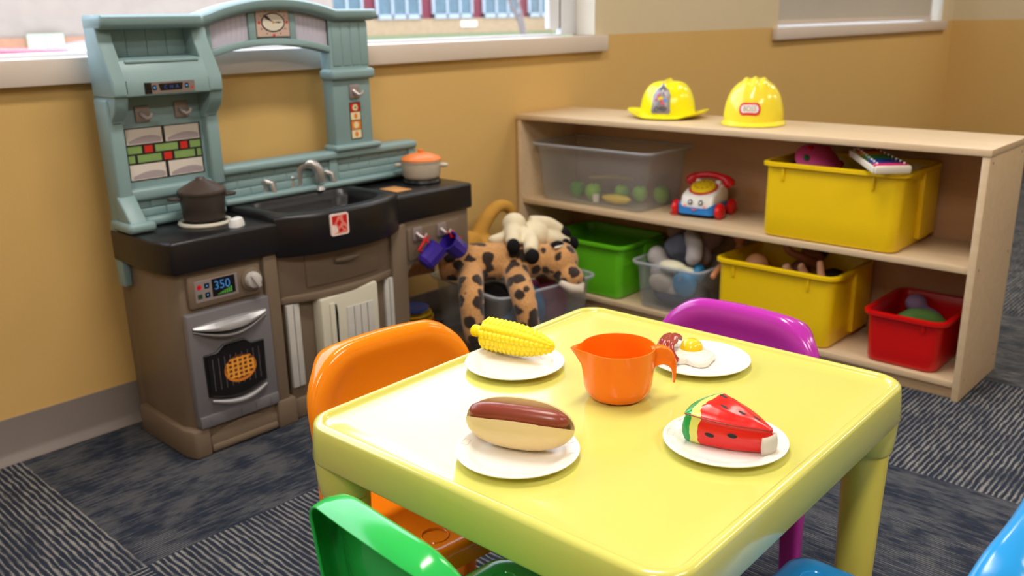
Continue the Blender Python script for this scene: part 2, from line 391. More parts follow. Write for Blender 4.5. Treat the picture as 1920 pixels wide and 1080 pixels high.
def window(name, x0, x1, glass=True, sash=True):
    t = bpy.data.objects.new(name, None); COL.objects.link(t); ROOT[t.name] = Matrix.Identity(4); t['kind'] = 'structure'
    mb = MB(); y0, y1 = .10, .128
    mb.box((x0, y0, PZ+.005), (x0+.1, y1, WT), .003); mb.box((x1-.1, y0, PZ+.005), (x1, y1, WT), .003)
    mb.box((x0+.1, y0, PZ-.001), (x1-.1, y1, PZ+.007), .001); mb.box((x0+.1, y0, WT-.08), (x1-.1, y1, WT), .003)
    mb.build('window_frame', FRAMEW, t)
    if sash:
        mb = MB(); mb.box((x1-.106, .104, PZ+.03), (x1-.098, .126, WT-.08)); mb.build('window_gasket', BLACK, t)
        mb = MB(); mb.box((x1-.17, y0+.004, PZ+.03), (x1-.106, y1, WT-.08), .002); mb.box((x0+.1, y0+.006, PZ+.006), (x1-.17, y1, PZ+.010), .0005); mb.build('window_sash', FRAMEW, t)
    MB().box((x0+.09, .112, PZ+.006), (x1-.09, .116, WT-.07)).build('window_pane', GLASS, t)
    mb = MB(); mb.box((x0-.06, -.03, .935), (x1+.055, .0, PZ-.001), .004); mb.box((x0, -.01, PZ-.02), (x1, .112, PZ-.001), .002)
    mb.build('window_sill', SILL, t)
    MB().box((x1-.004, .0005, PZ+.0005), (x1-.0002, .0995, WT), .001).build('jamb_liner', mat('white_jamb', (236, 232, 222), .5), t)
    return t
window('window_1', *W1)
t2 = window('window_2', *W2, sash=False)
# roller blind in window 2
t = thing('roller_blind', 'pale grey roller blind drawn down over the far window', 'blind', (5.9, .06, PZ+.01))
MB().box((W2[0]+.03, .052, PZ+.03), (W2[1]-.09, .056, WT-.05)).build('blind_fabric', mat('grey_blind_fabric', (188, 182, 172), .8, bump=.3, bscale=400), t)
MB().box((W2[0]+.03, .045, PZ+.01), (W2[1]-.09, .062, PZ+.035), .004).build('hem_bar', SILL, t)
MB().tube([(W2[0]+.03, .06, WT-.035), (W2[1]-.09, .06, WT-.035)], .025).build('roller_tube', SILL, t)

# ------------------------------------------------------------------ outside
BRICK = mat('tan_brick', (170, 142, 112), .9, vary=.25, vscale=3)
BRICK2 = mat('pale_brick_wall', (140, 124, 112), .9, vary=.16, vscale=2.5)
BURG = mat('burgundy_panel', (112, 30, 48), .6)
WINW = mat('white_window_trim', (166, 172, 182), .5)
WING = mat('window_dark_glass', (70, 96, 110), .15, vary=.5, vscale=1.5)
GRASS = mat('winter_lawn', (104, 112, 74), .95, vary=.3, vscale=.6)
ASPH = mat('asphalt', (120, 120, 124), .9)
G0 = -.6
tag(MB().box((-30, .5, G0-.2), (120, 14, G0)).build('parking_lot', ASPH), 'grey asphalt lot outside the window', 'parking lot')['kind'] = 'structure'
tag(MB().box((20, 30, G0-.2), (120, 46, .17)).build('lawn', GRASS), 'green lawn in front of the brick school building', 'lawn')['kind'] = 'structure'
t = thing('school_building', 'tan brick building with burgundy panels and white framed windows, seen through the window', 'building', (48, 46, G0))
MB().box((22, 46, G0), (100, 60, 1.2)).build('brick_base', BRICK, t)
MB().box((22, 46.1, 1.2), (100, 60, 14)).build('panel_wall', BURG, t)
MB().box((46.7, 45.93, .60), (48.3, 45.99, 1.0)).build('wall_plaque', WHITE, t)
for k in range(14):
    x = 24+k*5.0
    f = MB(); f.box((x, 45.9, 1.2), (x+3.9, 46.05, 1.5)); 
    for q in (0, 1.3, 2.55, 3.75): f.box((x+q, 45.9, 1.25), (x+q+.18, 46.05, 4.6))
    f.box((x, 45.9, 4.4), (x+3.9, 46.05, 4.6)); f.box((x, 45.9, 2.7), (x+3.9, 46.05, 2.85))
    f = f.build('facade_window', WINW, t)
    MB().box((x+.1, 45.98, 1.45), (x+3.8, 46.08, 4.5)).build('pane', WING, f)
t = thing('annex_building', 'pale brick annex with brown band and light green door, seen beyond the parked cars', 'building', (4, 18, G0))
MB().box((-20, 18, G0), (15, 24, 5.0)).build('wall', BRICK2, t)
MB().box((-20, 17.94, G0), (15, 17.99, .88)).build('wood_band', mat('brown_siding', (150, 104, 78), .8, vary=.2, vscale=6), t)
MB().box((7.2, 17.86, G0), (7.92, 17.93, .95), .01).build('door', mat('light_green_door', (160, 176, 146), .6), t)
MB().box((7.55, 17.84, G0+.05), (7.57, 17.86, .93)).build('door_seam', mat('green_trim', (150, 180, 140), .6), t)
def car(name, label, x, y, m, wid=4.2):
    t = thing(name, label, 'car', (x, y, G0), radians(4))
    M = ROOT[t.name]
    prof = [(-2.1, .35), (-2.1, .8), (-1.95, .92), (-1.2, 1.0), (-.75, 1.4), (-.2, 1.48), (.9, 1.45), (1.5, 1.02), (2.05, .9), (2.1, .4)]
    MB().prism(prof, 1, -.85, .85, .09, M=M, seg=3).build('body', m, t)
    gl = [(-1.08, 1.03), (-.70, 1.34), (-.2, 1.40), (.85, 1.37), (1.3, 1.05)]
    MB().prism(gl, 1, -.86, .86, .02, M=M).build('side_window', mat('car_glass', (60, 70, 84), .1), t)
    for (a, b) in ((-1.35, -.8), (1.35, -.8), (-1.35, .8), (1.35, .8)):
        wl = MB().lathe([(0, -.1), (.2, -.11), (.33, -.1), (.33, .1), (.2, .11), (0, .1)], 24, M=M @ Matrix.Translation((a, b, .33)) @ Matrix.Rotation(pi/2, 4, 'X')).build('wheel', mat('tyre_rubber', (26, 26, 28), .8), t)
        MB().lathe([(0, -.125), (.18, -.125), (.18, .125), (0, .125)], 16, M=M @ Matrix.Translation((a, b, .33)) @ Matrix.Rotation(pi/2, 4, 'X')).build('hubcap', CHROME, wl)
car('car', 'red car parked outside below the pale annex wall, leftmost of two', 3.2, 8.9, mat('red_car_paint', (214, 30, 60), .25, coat=.5))
car('car', 'white car parked outside, right of the red car', 6.05, 11.1, mat('white_car_paint', (160, 168, 178), .25, coat=.5))
# bare tree
t = thing('bare_tree', 'bare winter tree with thin grey branches outside the window', 'tree', (17.2, 13, G0))
br = MB(); r2 = random.Random(3)
def grow(p, d, L, r, k):
    pts = [p]; q = p
    for i in range(4):
        d = (d + Vector((r2.uniform(-.18, .18), r2.uniform(-.18, .18), r2.uniform(-.04, .10)))).normalized(); q = q+d*L/4; pts.append(q)
    br.tube(pts, [r*(1-.12*i) for i in range(5)], 6)
    if k:
        for i in range(3):
            a = (d + Vector((r2.uniform(-.9, .9), r2.uniform(-.9, .9), r2.uniform(-.35, .5)))).normalized()
            grow(pts[2+i % 3], a, L*.72, r*.5, k-1)
grow(Vector((17.2, 13, G0)), Vector((0, 0, 1)), 2.2, .09, 4)
br.build('trunk_and_branches', mat('bark', (120, 108, 104), .9), t)

# ------------------------------------------------------------------ open shelf unit
SX0, SX1, SL, SH = 2.568, 2.912, 1.699, .72
t = thing('storage_shelf', 'low birch plywood shelf unit standing out from the wall, two helmets on top', 'shelf', ((SX0+SX1)/2, -SL/2, 0))
TB = .020
MB().box((SX0-.004, -SL-.004, SH-TB), (SX1, -.012, SH), .003).build('top_panel', WOOD, t)
MB().box((SX0, -SL, 0), (SX1, -SL+TB, SH-TB-.0005), .002).build('side_panel', WOOD, t)
MB().box((SX0, -.012-TB, 0), (SX1, -.012, SH-TB-.0005), .002).build('side_panel', WOOD, t)
MB().box((SX0+.006, -SL+TB+.0005, .374), (SX1-.012, -.033, .393), .002).build('middle_shelf', WOOD, t)
MB().box((SX0+.006, -SL+TB+.0005, .037), (SX1-.012, -.033, .056), .002).build('bottom_shelf', WOOD, t)
MB().box((SX0+.020, -SL+TB+.0005, 0), (SX0+.036, -.033, .0365), .001).build('toe_board', WOOD_E, t)
MB().box((SX1-.011, -SL+TB+.0005, .0), (SX1-.003, -.033, SH-TB-.0005)).build('back_panel', WOOD_B, t)
for (x, z) in ((SX0+.03, .68), (SX0+.03, .385), (SX0+.03, .06), (SX1-.04, .68), (SX1-.04, .385), (SX1-.04, .06)):
    MB().ball((x, -SL-.0003, z), (.004, .0012, .004), u=10, v=6).build('screw_head', mat('screw_steel', (150, 140, 130), .4, metal=.6), t)

# ------------------------------------------------------------------ storage bins
def bin_(name, label, mats, c, w_, d_, h, z0, taper=.05, lip=.014, ribs=(), group=None, t=.004, step=False, wav=0, rz=0):
    """w_ along y, d_ along x at the rim"""
    th = thing(name, label, 'storage bin', (c[0], c[1], z0), rz, group); M = ROOT[th.name]
    bw, bd = w_*(1-taper*1.6), d_*(1-taper)
    mb = MB(); rings = []
    def ring(f, z, off, r):
        ww = bw+(w_-2*lip-bw)*f+2*off; dd = bd+(d_-2*lip-bd)*f+2*off
        R = rr(dd, ww, r, 6)
        out = []
        for (x, y, _) in R:
            if step:                         # the long sides step outwards at the middle
                pass
            zz = z
            if wav and z > h*.6: zz = z+wav*max(0, 1-abs(y)/(ww*.22))*(-1)*(abs(x) > dd*.45)
            out.append((x, y, zz))
        return out
    R0 = .03
    rings = [ring(0, 0.0, -.012, R0), ring(0, .004, -.003, R0), ring(.05, .014, 0, R0), ring(.35, h*.35, 0, R0), ring(.7, h*.7, 0, R0),
             ring(1, h-.016, 0, R0), ring(1, h-.012, lip, R0+lip), ring(1, h-.002, lip, R0+lip), ring(1, h, lip*.7, R0+lip*.7), ring(1, h, 0, R0),
             ring(1, h-.006, -t, R0-t), ring(.7, h*.7, -t, R0-t), ring(.05, .016, -t, R0-t), ring(0, .006, -.01, R0)]
    mb.loft(rings, True, True, M=M); b = mb.build('tub', mats[0], th)
    if ribs:
        for (y) in ribs:
            rb = MB(); rb.box((-d_/2+lip-.0065, y-.005, h*.76), (-d_/2+lip+.010, y+.004, h-.012), .002, M=M)
            rb.build('rib', mats[-1] if len(mats) > 1 else mats[0], th)
    if step:
        for sgn in (-1, 1):
            sb = MB(); sb.prism([(.0, sgn*(w_/2-lip-.006)), (.0, sgn*(w_/2-.002)), (d_*.5-lip-.02, sgn*(w_/2-.002)), (d_*.5-lip-.01, sgn*(w_/2-lip-.006))], 2, 0.02, h-.014, .003, M=M)
            sb.build('side_panel', mats[0], th)
    return th
bin_('storage_bin', 'large yellow bin of toys at the right of the middle shelf, xylophone poking out', [YBIN], (2.738, -1.262, 0), .455, .325, .236, .3935, .045, ribs=(-.13, .15), step=True, group='yellow storage bins')
bin_('storage_bin', 'large yellow bin of dolls on the bottom shelf', [YBIN], (2.738, -1.100, 0), .43, .325, .236, .0565, .05, ribs=(-.12, .14), step=True, group='yellow storage bins')
bin_('storage_bin', 'small red bin on the right end of the bottom shelf', [RBIN], (2.735, -1.518, 0), .245, .322, .160, .0565, .10, ribs=(-.06,))
bin_('storage_bin', 'lime green bin at the left end of the bottom shelf', [GBIN], (2.738, -.310, 0), .40, .315, .205, .0565, .06, step=True, wav=.018)
bin_('storage_bin', 'clear plastic bin of green play fruit at the left of the middle shelf', [CLEAR], (2.744, -.330, 0), .56, .30, .215, .3935, .10, lip=.016)
bin_('storage_bin', 'small clear bin stuffed with soft toys on the bottom shelf beside the green bin', [CLEAR], (2.700, -.700, 0), .29, .27, .170, .0565, .12, ribs=(-.06,))
bin_('storage_bin', 'clear plastic bin on the floor beside the shelf, holding the leopard plush', [CLEAR], (2.232, -.285, 0), .42, .44, .200, .0, .10, lip=.014, rz=radians(-8))
# rims of the clear bins read as paler plastic: a rim bead of their own
def rim(parent_i, c, w_, d_, z, rz=0, par=None):
    M = ROOT[par.name]; mb = MB(); R = rr(d_, w_, .04, 6, 0, 0, z); mb.tube(R+[R[0]], .0045, 8, M=M, cap=False); mb.build('rim', CLEAR_R, par)
bins = [o for o in COL.objects if o.name.startswith('storage_bin')]
rim(0, None, .56, .30, .215, par=bins[4]); rim(0, None, .29, .27, .170, par=bins[5]); rim(0, None, .42, .44, .200, par=bins[6])

# ------------------------------------------------------------------ helmets
def helmet(name, label, c, rz, R, H, m, kind):
    t = thing(name, label, 'toy helmet', (c[0], c[1], SH), rz); M = ROOT[t.name]
    # local: front is -y
    def surf(a, e):          # a: azimuth (0 = front), e: elevation 0..pi/2
        if kind == 'fire':
            r = R*(1+.05*abs(sin(a*1)))
            rad = cos(e)**.62; z = H*sin(e)**1.05
            crest = .010*max(0, 1-abs(sin(a))*7)*sin(e)+.006*abs(cos(3*a))*sin(2*e)
            p = Vector((r*rad*sin(a)*.95, -r*rad*cos(a)*1.05, .012+z+crest))
        else:
            rad = cos(e)**.72; z = H*sin(e)
            ca = abs(sin(a))*rad*R
            ridge = 0
            for cc in (-.030, 0, .030):
                d = abs(sin(a)*rad*R-cc); ridge = max(ridge, .008*max(0, 1-(d/.013)**2)) if e > .75 else ridge
            p = Vector((R*rad*sin(a)*.98, -R*rad*cos(a)*1.05, .012+z+ridge*min(1, (e-.75)/.3) if e > .75 else .012+z))
        return p
    NA, NE = 72, 26; rings = []
    for j in range(NE+1):
        e = (pi/2)*(j/NE)*.999; rings.append([surf(2*pi*i/NA, e) for i in range(NA)])
    mb = MB(); mb.loft(rings, False, True, M=M); mb.build('shell', m, t, angle=60)
    # brim
    mb = MB(); r0 = [surf(2*pi*i/NA, 0) for i in range(NA)]
    rg = []
    for (k, dz) in ((0, .0), (.35, -.003), (.75, -.006), (1, -.004), (1, -.001), (.75, -.002), (.3, .002), (0, .004)):
        ring = []
        for i in range(NA):
            a = 2*pi*i/NA; p = r0[i]; d = Vector((sin(a), -cos(a), 0))
            if kind == 'fire': wd = .018+.030*abs(sin(a))**3+.016*max(0, -cos(a))**2; lift = .022*max(0, abs(sin(a))-.55)/.45*k**2
            else: wd = .008+.024*max(0, cos(a))**1.5; lift = 0
            ring.append(p+d*wd*k+Vector((0, 0, dz-.002+lift-(.004 if kind != 'fire' else 0)*k)))
        rg.append(ring)
    rg.append(rg[0]); mb.loft(rg, False, False, M=M); mb.build('brim', m, t)
    def onto(a0, e0, off=.0015, tilt=0):
        def f(u, v):
            a = a0+u/R; e = e0+v/(R*1.02); p = surf(a, max(e, .02)); n = Vector((p.x, p.y, p.z*.6)).normalized()
            return M @ (p+n*off)
        return f
    def patch(pts, f, mb, mi, n=5):
        # triangle fan with inner rings so the sticker follows the curve
        cx = sum(p[0] for p in pts)/len(pts); cy = sum(p[1] for p in pts)/len(pts)
        rings = [[f(cx+(x-cx)*k/n, cy+(y-cy)*k/n) for x, y in pts] for k in range(1, n+1)]
        N = len(pts); vs = [f(cx, cy)]+[p for r in rings for p in r]; fs = [(0, 1+i, 1+(i+1) % N) for i in range(N)]
        for k in range(n-1):
            for i in range(N): j = (i+1) % N; fs.append((1+k*N+i, 1+(k+1)*N+i, 1+(k+1)*N+j, 1+k*N+j))
        mb.add(vs, fs, mi)
    if kind == 'fire':
        b = MB(); f = onto(0, .55, .004); f2 = onto(0, .55, .0055)
        s = [(p_*1.22, q_) for p_, q_ in [(-.024, -.046), (.024, -.046), (.029, -.040), (.027, -.015), (.030, .010), (.024, .028), (.010, .040), (0, .052), (-.010, .040), (-.024, .028), (-.030, .010), (-.027, -.015), (-.029, -.040)]]
        patch(s, f, b, 0)
        for (u, v, r_, mi) in ((-.012, .006, .007, 2), (.016, -.008, .006, 3), (.006, -.016, .008, 2), (-.020, -.006, .005, 2)): patch(circ(u, v, r_, n=10), f2, b, mi, 1)
        patch(circ(-.002, -.005, .010, .005, 14), f2, b, 4, 1); patch([(.004, .014), (.008, .016), (.014, .002), (.008, .004)], f2, b, 1, 1)
        b = b.build('badge', [mat('silver_badge', (150, 144, 148), .3, metal=.3), INK, mat('badge_pink', (206, 90, 104), .4), BLUE, YELP], t)
        tx = MB(); text('FIRE', .018, lambda u, v: f2(u, v+.026), 0, tx); text('CHIEF', .018, lambda u, v: f2(u, v-.034), 0, tx)
        tx.build('badge_lettering', INK, b, smooth=False)
    else:
        b = MB(); f = onto(-.12, .32, .003); f2 = onto(-.12, .32, .004); f3 = onto(-.12, .32, .005)
        patch(rrect(-.036, -.014, .036, .018, .015), f, b, 0); patch(rrect(-.029, -.008, .029, .012, .0095), f2, b, 1)
        b = b.build('oval_badge', [mat('red_oval', (214, 40, 50), .35), mat('badge_white', (236, 226, 236), .35)], t)
        tx = MB(); text('BOSS', .019, lambda u, v: f3(u, v+.002), 0, tx); tx.build('badge_lettering', mat('olive_ink', (170, 166, 40), .5), b, smooth=False)
    return t
helmet('fire_helmet', 'neon yellow toy fire helmet with silver badge on the shelf top', (2.775, -.560), atan2(-.33, -.945)+pi/2, .098, .115, HELM1, 'fire')
helmet('hard_hat', 'yellow toy hard hat with red oval badge on the shelf top, beside the fire helmet', (2.765, -.905), atan2(-.46, -.888)+pi/2, .100, .134, HELM2, 'hard')

# ------------------------------------------------------------------ table
TZ = .52; TC = (1.0123, -1.6395); TR = radians(1.54); TW, TD = .700, .627
t = thing('play_table', 'square yellow plastic play table with raised rim, food and plates on it', 'table', (TC[0], TC[1], 0), TR); M = ROOT[t.name]
mb = MB(); R = .048
def tr(off, z, r=None): return rr(TW+2*off, TD+2*off, max(R+off, .004), 10, z=z)
mb.loft([tr(-.010, TZ-.058), tr(.003, TZ-.060), tr(.005, TZ-.056), tr(.002, TZ-.02), tr(.0005, TZ-.0065), tr(-.0015, TZ-.0025), tr(-.006, TZ-.0003), tr(-.0095, TZ), tr(-.0125, TZ-.0006), tr(-.0148, TZ-.0025), tr(-.0165, TZ-.0052), tr(-.0190, TZ-.0062), tr(-.05, TZ-.0062)], False, True, M=M)
mb.build('tabletop', YEL_T, t, angle=50)
for sx in (-1, 1):
    for sy in (-1, 1):
        cx, cy = sx*(TW/2-.0425), sy*(TD/2-.0425)
        Ml = M @ Matrix.Translation((cx, cy, 0))
        lg = MB().lathe([(0, 0), (.024, 0), (.026, .004), (.031, .25), (.0355, TZ-.112), (.0355, TZ-.07), (0, TZ-.07)], 32, M=Ml).build('leg', LEGY, t)
        MB().lathe([(.0360, TZ-.116), (.0385, TZ-.116), (.0400, TZ-.112), (.0420, TZ-.09), (.0440, TZ-.059), (.0380, TZ-.059), (.036, TZ-.08)], 32, M=Ml).build('leg_socket', YEL_T, lg)

# ------------------------------------------------------------------ chairs
def chair(name, label, m, x, y, rz, lean=6, bw=.350):
    """local: seat centre at origin, sitter faces +y"""
    t = thing(name, label, 'chair', (x, y, 0), rz, 'plastic chairs around the yellow table'); M = ROOT[t.name]
    SZ = .295; W = .30; D = .28
    mb = MB()
    def sr(off, z, dip=0): return [(p[0]*(1 if p[1] > 0 else .98), p[1], z) for p in rr(W+2*off, D+2*off, .040+off, 8)]
    mb.loft([sr(-.008, SZ-.035), sr(.0, SZ-.035), sr(.0, SZ-.012), sr(-.004, SZ-.003), sr(-.012, SZ), sr(-.03, SZ-.002), sr(-.06, SZ-.004)], False, True, M=M)
    for (sx, sy) in ((1, 1), (-1, 1)):
        c = (sx*(W/2-.055), sy*(D/2-.055)); 
        mb.add([M @ Vector((c[0]+r_*cos(2*pi*k/24), c[1]+r_*sin(2*pi*k/24), SZ-.0025+dz)) for r_, dz in ((.020, 0), (.0215, .0018), (.023, 0)) for k in range(24)],
               [(j*24+k, j*24+(k+1) % 24, (j+1)*24+(k+1) % 24, (j+1)*24+k) for j in range(2) for k in range(24)])
    mb.build('seat', m, t, angle=50)
    # backrest shell
    BW, H0, H1 = bw, SZ-.03, .535
    hh = H1-H0; n = 14
    def outline(off, r, to=None):
        to = off if to is None else to
        pts = []
        # closed loop: bottom left -> up the left side -> over the top -> down right
        w2 = BW/2-off; top = hh-to
        def wid(h): return w2*(.96+.04*min(1, h/(hh*.62)))
        for k in range(10): h = off+(top-r-off)*k/10; pts.append((-wid(h), h))
        for k in range(n+1): a = pi-pi/2*k/n; pts.append((-(w2-r)+r*cos(a), (top-r)+r*sin(a)+.006*0))
        for k in range(1, 6): pts.append((-(w2-r)+2*(w2-r)*k/6, top))
        for k in range(n+1): a = pi/2-pi/2*k/n; pts.append(((w2-r)+r*cos(a), (top-r)+r*sin(a)))
        for k in range(9, -1, -1): h = off+(top-r-off)*k/10; pts.append((wid(h), h))
        return pts
    tl = math.tan(radians(lean))
    def place(p, dep):
        x_, h = p; crown = .012*(1-(x_/(BW/2))**2)*min(1, h/hh)
        return (x_, -D/2+.004-h*tl-dep+.55*x_*x_*1.0, H0+h+crown)
    rings = []
    for off, dep, r, to in ((.040, .046, .030, .010), (.038, .045, .034, .009), (.022, .034, .060, .004), (.006, .024, .085, .001), (.001, .014, .100, .0), (.001, .009, .100, .0), (.005, .003, .098, .004), (.013, .0, .092, .012), (.030, .0, .082, .030), (.040, .005, .076, .040), (.072, .010, .060, .072)):
        rings.append([place(p, dep) for p in outline(off, r, to)])
    mb = MB(); mb.loft(rings, False, True, M=M)
    mb.build('backrest', m, t, angle=60, solid=.004)
    # rear stiffening ribs
    rb = MB()
    for sx in (-1, 1):
        pts = [(-.0+sx*.045, -D/2-.014-h*tl*1.0, H0+h) for h in (0, .05, .10, .14)]
        MB().tube(pts, [.012, .011, .009, .004], 10, M=M).build('back_rib', m, t)
    for sx in (-1, 1):
        for sy in (-1, 1):
            top = Vector((sx*(W/2-.020), sy*(D/2-.020), SZ-.03)); bot = Vector((sx*(W/2-.014), sy*(D/2+.004 if sy > 0 else D/2+.012), 0))
            if sy < 0: top = Vector((sx*(W/2-.006), -D/2-.002, SZ+.02)); bot.x = sx*(W/2-.006)
            rg = []
            for f, hw in ((0, .016), (.5, .018), (1, .021)):
                p = bot.lerp(top, f); rg.append([(p.x+q[0], p.y+q[1], p.z) for q in rr(2*hw, 2*hw, .008, 3)])
            MB().loft(rg, M=M).build('leg', m, t)
    return t
chair('plastic_chair', 'orange plastic chair with its back to the play kitchen', ORG, .918, -1.362, radians(180-6))
chair('plastic_chair', 'purple plastic chair between the table and the shelf', PUR, 1.283, -1.600, radians(90))
chair('plastic_chair', 'green plastic chair at the bottom left corner of the table', GRN, .708, -1.688, radians(-94), bw=.325)
chair('plastic_chair', 'sky blue plastic chair at the bottom right edge of the table', BLU, 1.000, -2.018, radians(0), bw=.33)

# ------------------------------------------------------------------ plates
PT = TZ-.0058
def plate(label, x, y):
    r = .083; prof = [(0, .0025), (.050, .0025), (.058, .004), (.064, .0075), (.066, .0085), (.0805, .0115), (.0825, .012), (r, .0115), (.0825, .010), (.066, .0065), (.058, .0018), (.055, 0), (0, 0)]
    t = thing('toy_plate', label, 'plate', (x, y, PT), 0, 'white toy plates on the yellow table'); M = ROOT[t.name]
    mb = MB().lathe(prof, 64, M=M)
    for k in range(10):
        a = 2*pi*k/10; 
        for rad in (.0690, .0775):
            pts = [(rad*cos(a+.22*q/6), rad*sin(a+.22*q/6), .0085+(rad-.066)/.0145*.003+.0002) for q in range(7)]; mb.tube(pts, .0004, 5, M=M)
        for aa in (a, a+.22): mb.tube([(rad*cos(aa), rad*sin(aa), .0087+(rad-.066)/.0145*.003) for rad in (.069, .0775)], .0004, 5, M=M)
    mb.build('plate_dish', PLATE, t, angle=60)
    return t
PH, PC, PWm, PE = (.786, -1.644), (1.016, -1.427), (.990, -1.836), (1.226, -1.652)
plate('white toy plate under the hot dog', *PH); plate('white toy plate under the corn cob', *PC)
plate('white toy plate under the watermelon slice', *PWm); plate('white toy plate under the fried egg and bacon', *PE)

# hot dog
HROLL = 27
A = Vector((.401, -.916, 0)).normalized(); B = Vector((-A.y, A.x, 0)); 
hc = Vector((.803, -1.633, PT+.0035))
t = thing('toy_hot_dog', 'toy hot dog, brown sausage in a tan bun, on the nearest plate', 'toy food', hc); 
Mh = Matrix.Translation(hc) @ Matrix(((A.x, B.x, 0, 0), (A.y, B.y, 0, 0), (0, 0, 1, 0), (0, 0, 0, 1))) @ Matrix.Translation((0, 0, .033)) @ Matrix.Rotation(radians(HROLL), 4, 'X') @ Matrix.Diagonal((.95, .95, .95, 1)) @ Matrix.Translation((0, 0, -.035))
rings = []; HL = .080
for k in range(33):
    s_ = -1+2*k/32; s2 = sin(s_*pi/2); f = max((1-abs(s2)**2.3), .0)**.5
    x_ = s2*HL; ro = .0335*f+.0005; hz = .036*f+.001; g = .0165*max(0, 1-abs(s2*.96)**10); ring = []
    # U section: outer from lip to lip through the bottom, then back through the groove
    L1, NB = 1.02, 22
    for i in range(NB+1):
        a = -pi/2-(pi-.62)+(2*(pi-.62))*i/NB
        ring.append((x_, ro*1.08*cos(a), .036+hz*sin(a)*.98))
    gr = min(g, ro*.62)
    y_l = ring[-1][1]; z_l = ring[-1][2]
    for i in range(11):
        a = .35+(-pi-.70)*i/10
        ring.append((x_, gr*cos(a)*.95, z_l-.004*f-gr*.55+gr*sin(a)*1.1))
    rings.append(ring)
mb = MB(); mb.loft(rings, True, True, M=Mh)
mb.build('bun', mat('toy_bun', (232, 204, 146), .33, .5, vary=.05), t, angle=70)
mb = MB(); n = 24
pts = []; rd = []
for k in range(n+1):
    s_ = -1+2*k/n; pts.append((s_*.0740+.0, .0, .0500+.005*(1-s_*s_))); rd.append(.0143*max(.02, 1-abs(s_)**7)**.5)
mb.tube(pts, rd, 24, M=Mh); mb.build('sausage', mat('toy_sausage', (140, 62, 46), .28, .5, vary=.12, vscale=40), t, angle=70)

# corn cob
Ac = Vector((.26, -.965, 0)).normalized(); Bc = Vector((-Ac.y, Ac.x, 0)); cc = Vector((1.046, -1.400, PT+.0345))
t = thing('toy_corn_cob', 'bright yellow toy corn cob lying on a plate', 'toy food', (cc.x, cc.y, PT+.003))
Mc = Matrix.Translation(cc) @ Matrix(((Ac.x, Bc.x, 0, 0), (Ac.y, Bc.y, 0, 0), (0, 0, 1, 0), (0, 0, 0, 1))) @ Matrix.Rotation(radians(3), 4, 'Y')
rings = []; NK, NR = 12, 17
NS = NR*6; NU = NK*8
for k in range(NS+1):
    s_ = k/NS; x_ = -.068+.142*s_
    R_ = .0265*(min(1, (s_/.10)) ** .5 if s_ < .1 else 1)*(1-(max(0, s_-.35)/.65)**2.4*.80)
    if s_ > .985: R_ *= .5
    ring = []
    for i in range(NU):
        a = 2*pi*i/NU; row = s_*NR
        odd = int(a/(2*pi)*NK) % 2
        bu = (abs(sin(a*NK/2))**.6)*(abs(sin(pi*(row+.5*odd)))**.6)
        amp = .0040*(1 if s_ > .05 else 0); fl = 1 if True else 0
        ring.append((x_, (R_+amp*bu-.001)*cos(a), (R_+amp*bu-.001)*sin(a)))
    rings.append(ring)
CORN = mat('toy_corn_yellow', (252, 224, 20), .28, .5, sub=.3)
MB().loft(rings, True, True, M=Mc).build('cob', CORN, t, angle=180)
MB().lathe([(0, -.083), (.008, -.083), (.0105, -.080), (.0105, -.072), (.009, -.066), (.012, -.060), (0, -.058)], 20, M=Mc @ Matrix.Rotation(pi/2, 4, 'Y')).build('stem', CORN, t)

# fried egg with bacon
t = thing('toy_fried_egg', 'toy fried egg with yellow yolk on the far right plate', 'toy food', (PE[0]-.0, PE[1], PT+.003))
ec = Vector((1.230, -1.632, PT+.0035)); rings = []
for f, z in ((1, 0), (1.04, .004), (1.0, .0085), (.88, .0115), (.6, .0130), (.3, .0135)):
    rings.append([(ec.x+f*(.039+.006*sin(3*a+.6)+.0045*sin(5*a))*cos(a)*1.05, ec.y+f*(.039+.006*sin(3*a+.6)+.0045*sin(5*a))*sin(a), ec.z+z) for a in [2*pi*i/64 for i in range(64)]])
MB().loft(rings).build('egg_white', mat('toy_egg_white', (236, 232, 218), .12), t, angle=70)
mb = MB(); mb.lathe([(.0200, .006), (.0198, .014), (.0165, .0225), (.0095, .0280), (0, .0295)], 32, M=Matrix.Translation((ec.x+.012, ec.y+.006, ec.z))); mb.build('yolk', mat('toy_yolk', (246, 204, 40), .18, vary=.1, vscale=60), t)
BACON = [(1.176, -1.634, .004), (1.182, -1.619, .016), (1.203, -1.601, .026), (1.232, -1.591, .028), (1.262, -1.591, .018)]
bk = MB(); rg = []; pz = ec.z; nB = 40
pa = dens(BACON, 8)
for k, p in enumerate(pa):
    f = k/(len(pa)-1); q0, q1 = Vector(pa[max(k-1, 0)]), Vector(pa[min(k+1, len(pa)-1)]); tt = (q1-q0).normalized(); sd_ = tt.cross(Vector((0, 0, 1))).normalized(); up_ = sd_.cross(tt)
    hw = .0150*min(1, (.25+f*6), (.25+(1-f)*6)); ring = []
    for i in range(28):
        a = 2*pi*i/28; x_ = hw*cos(a); rip = .0018*cos(x_/.0165*8.5); ring.append(Vector(p)+Vector((0, 0, pz))+sd_*(x_+.0025*sin(f*13))+up_*(.0028*sin(a)+rip+.0020*sin(f*16+cos(a)*1.2)))
    rg.append(ring)
bk.loft(rg)
single(bk, 'toy_bacon', mat('toy_bacon', (156, 58, 46), .16, vary=.35, vscale=90), 'glossy brown red toy bacon strip leaning on the fried egg', 'toy food', org=(1.2, -1.6, pz), angle=70)

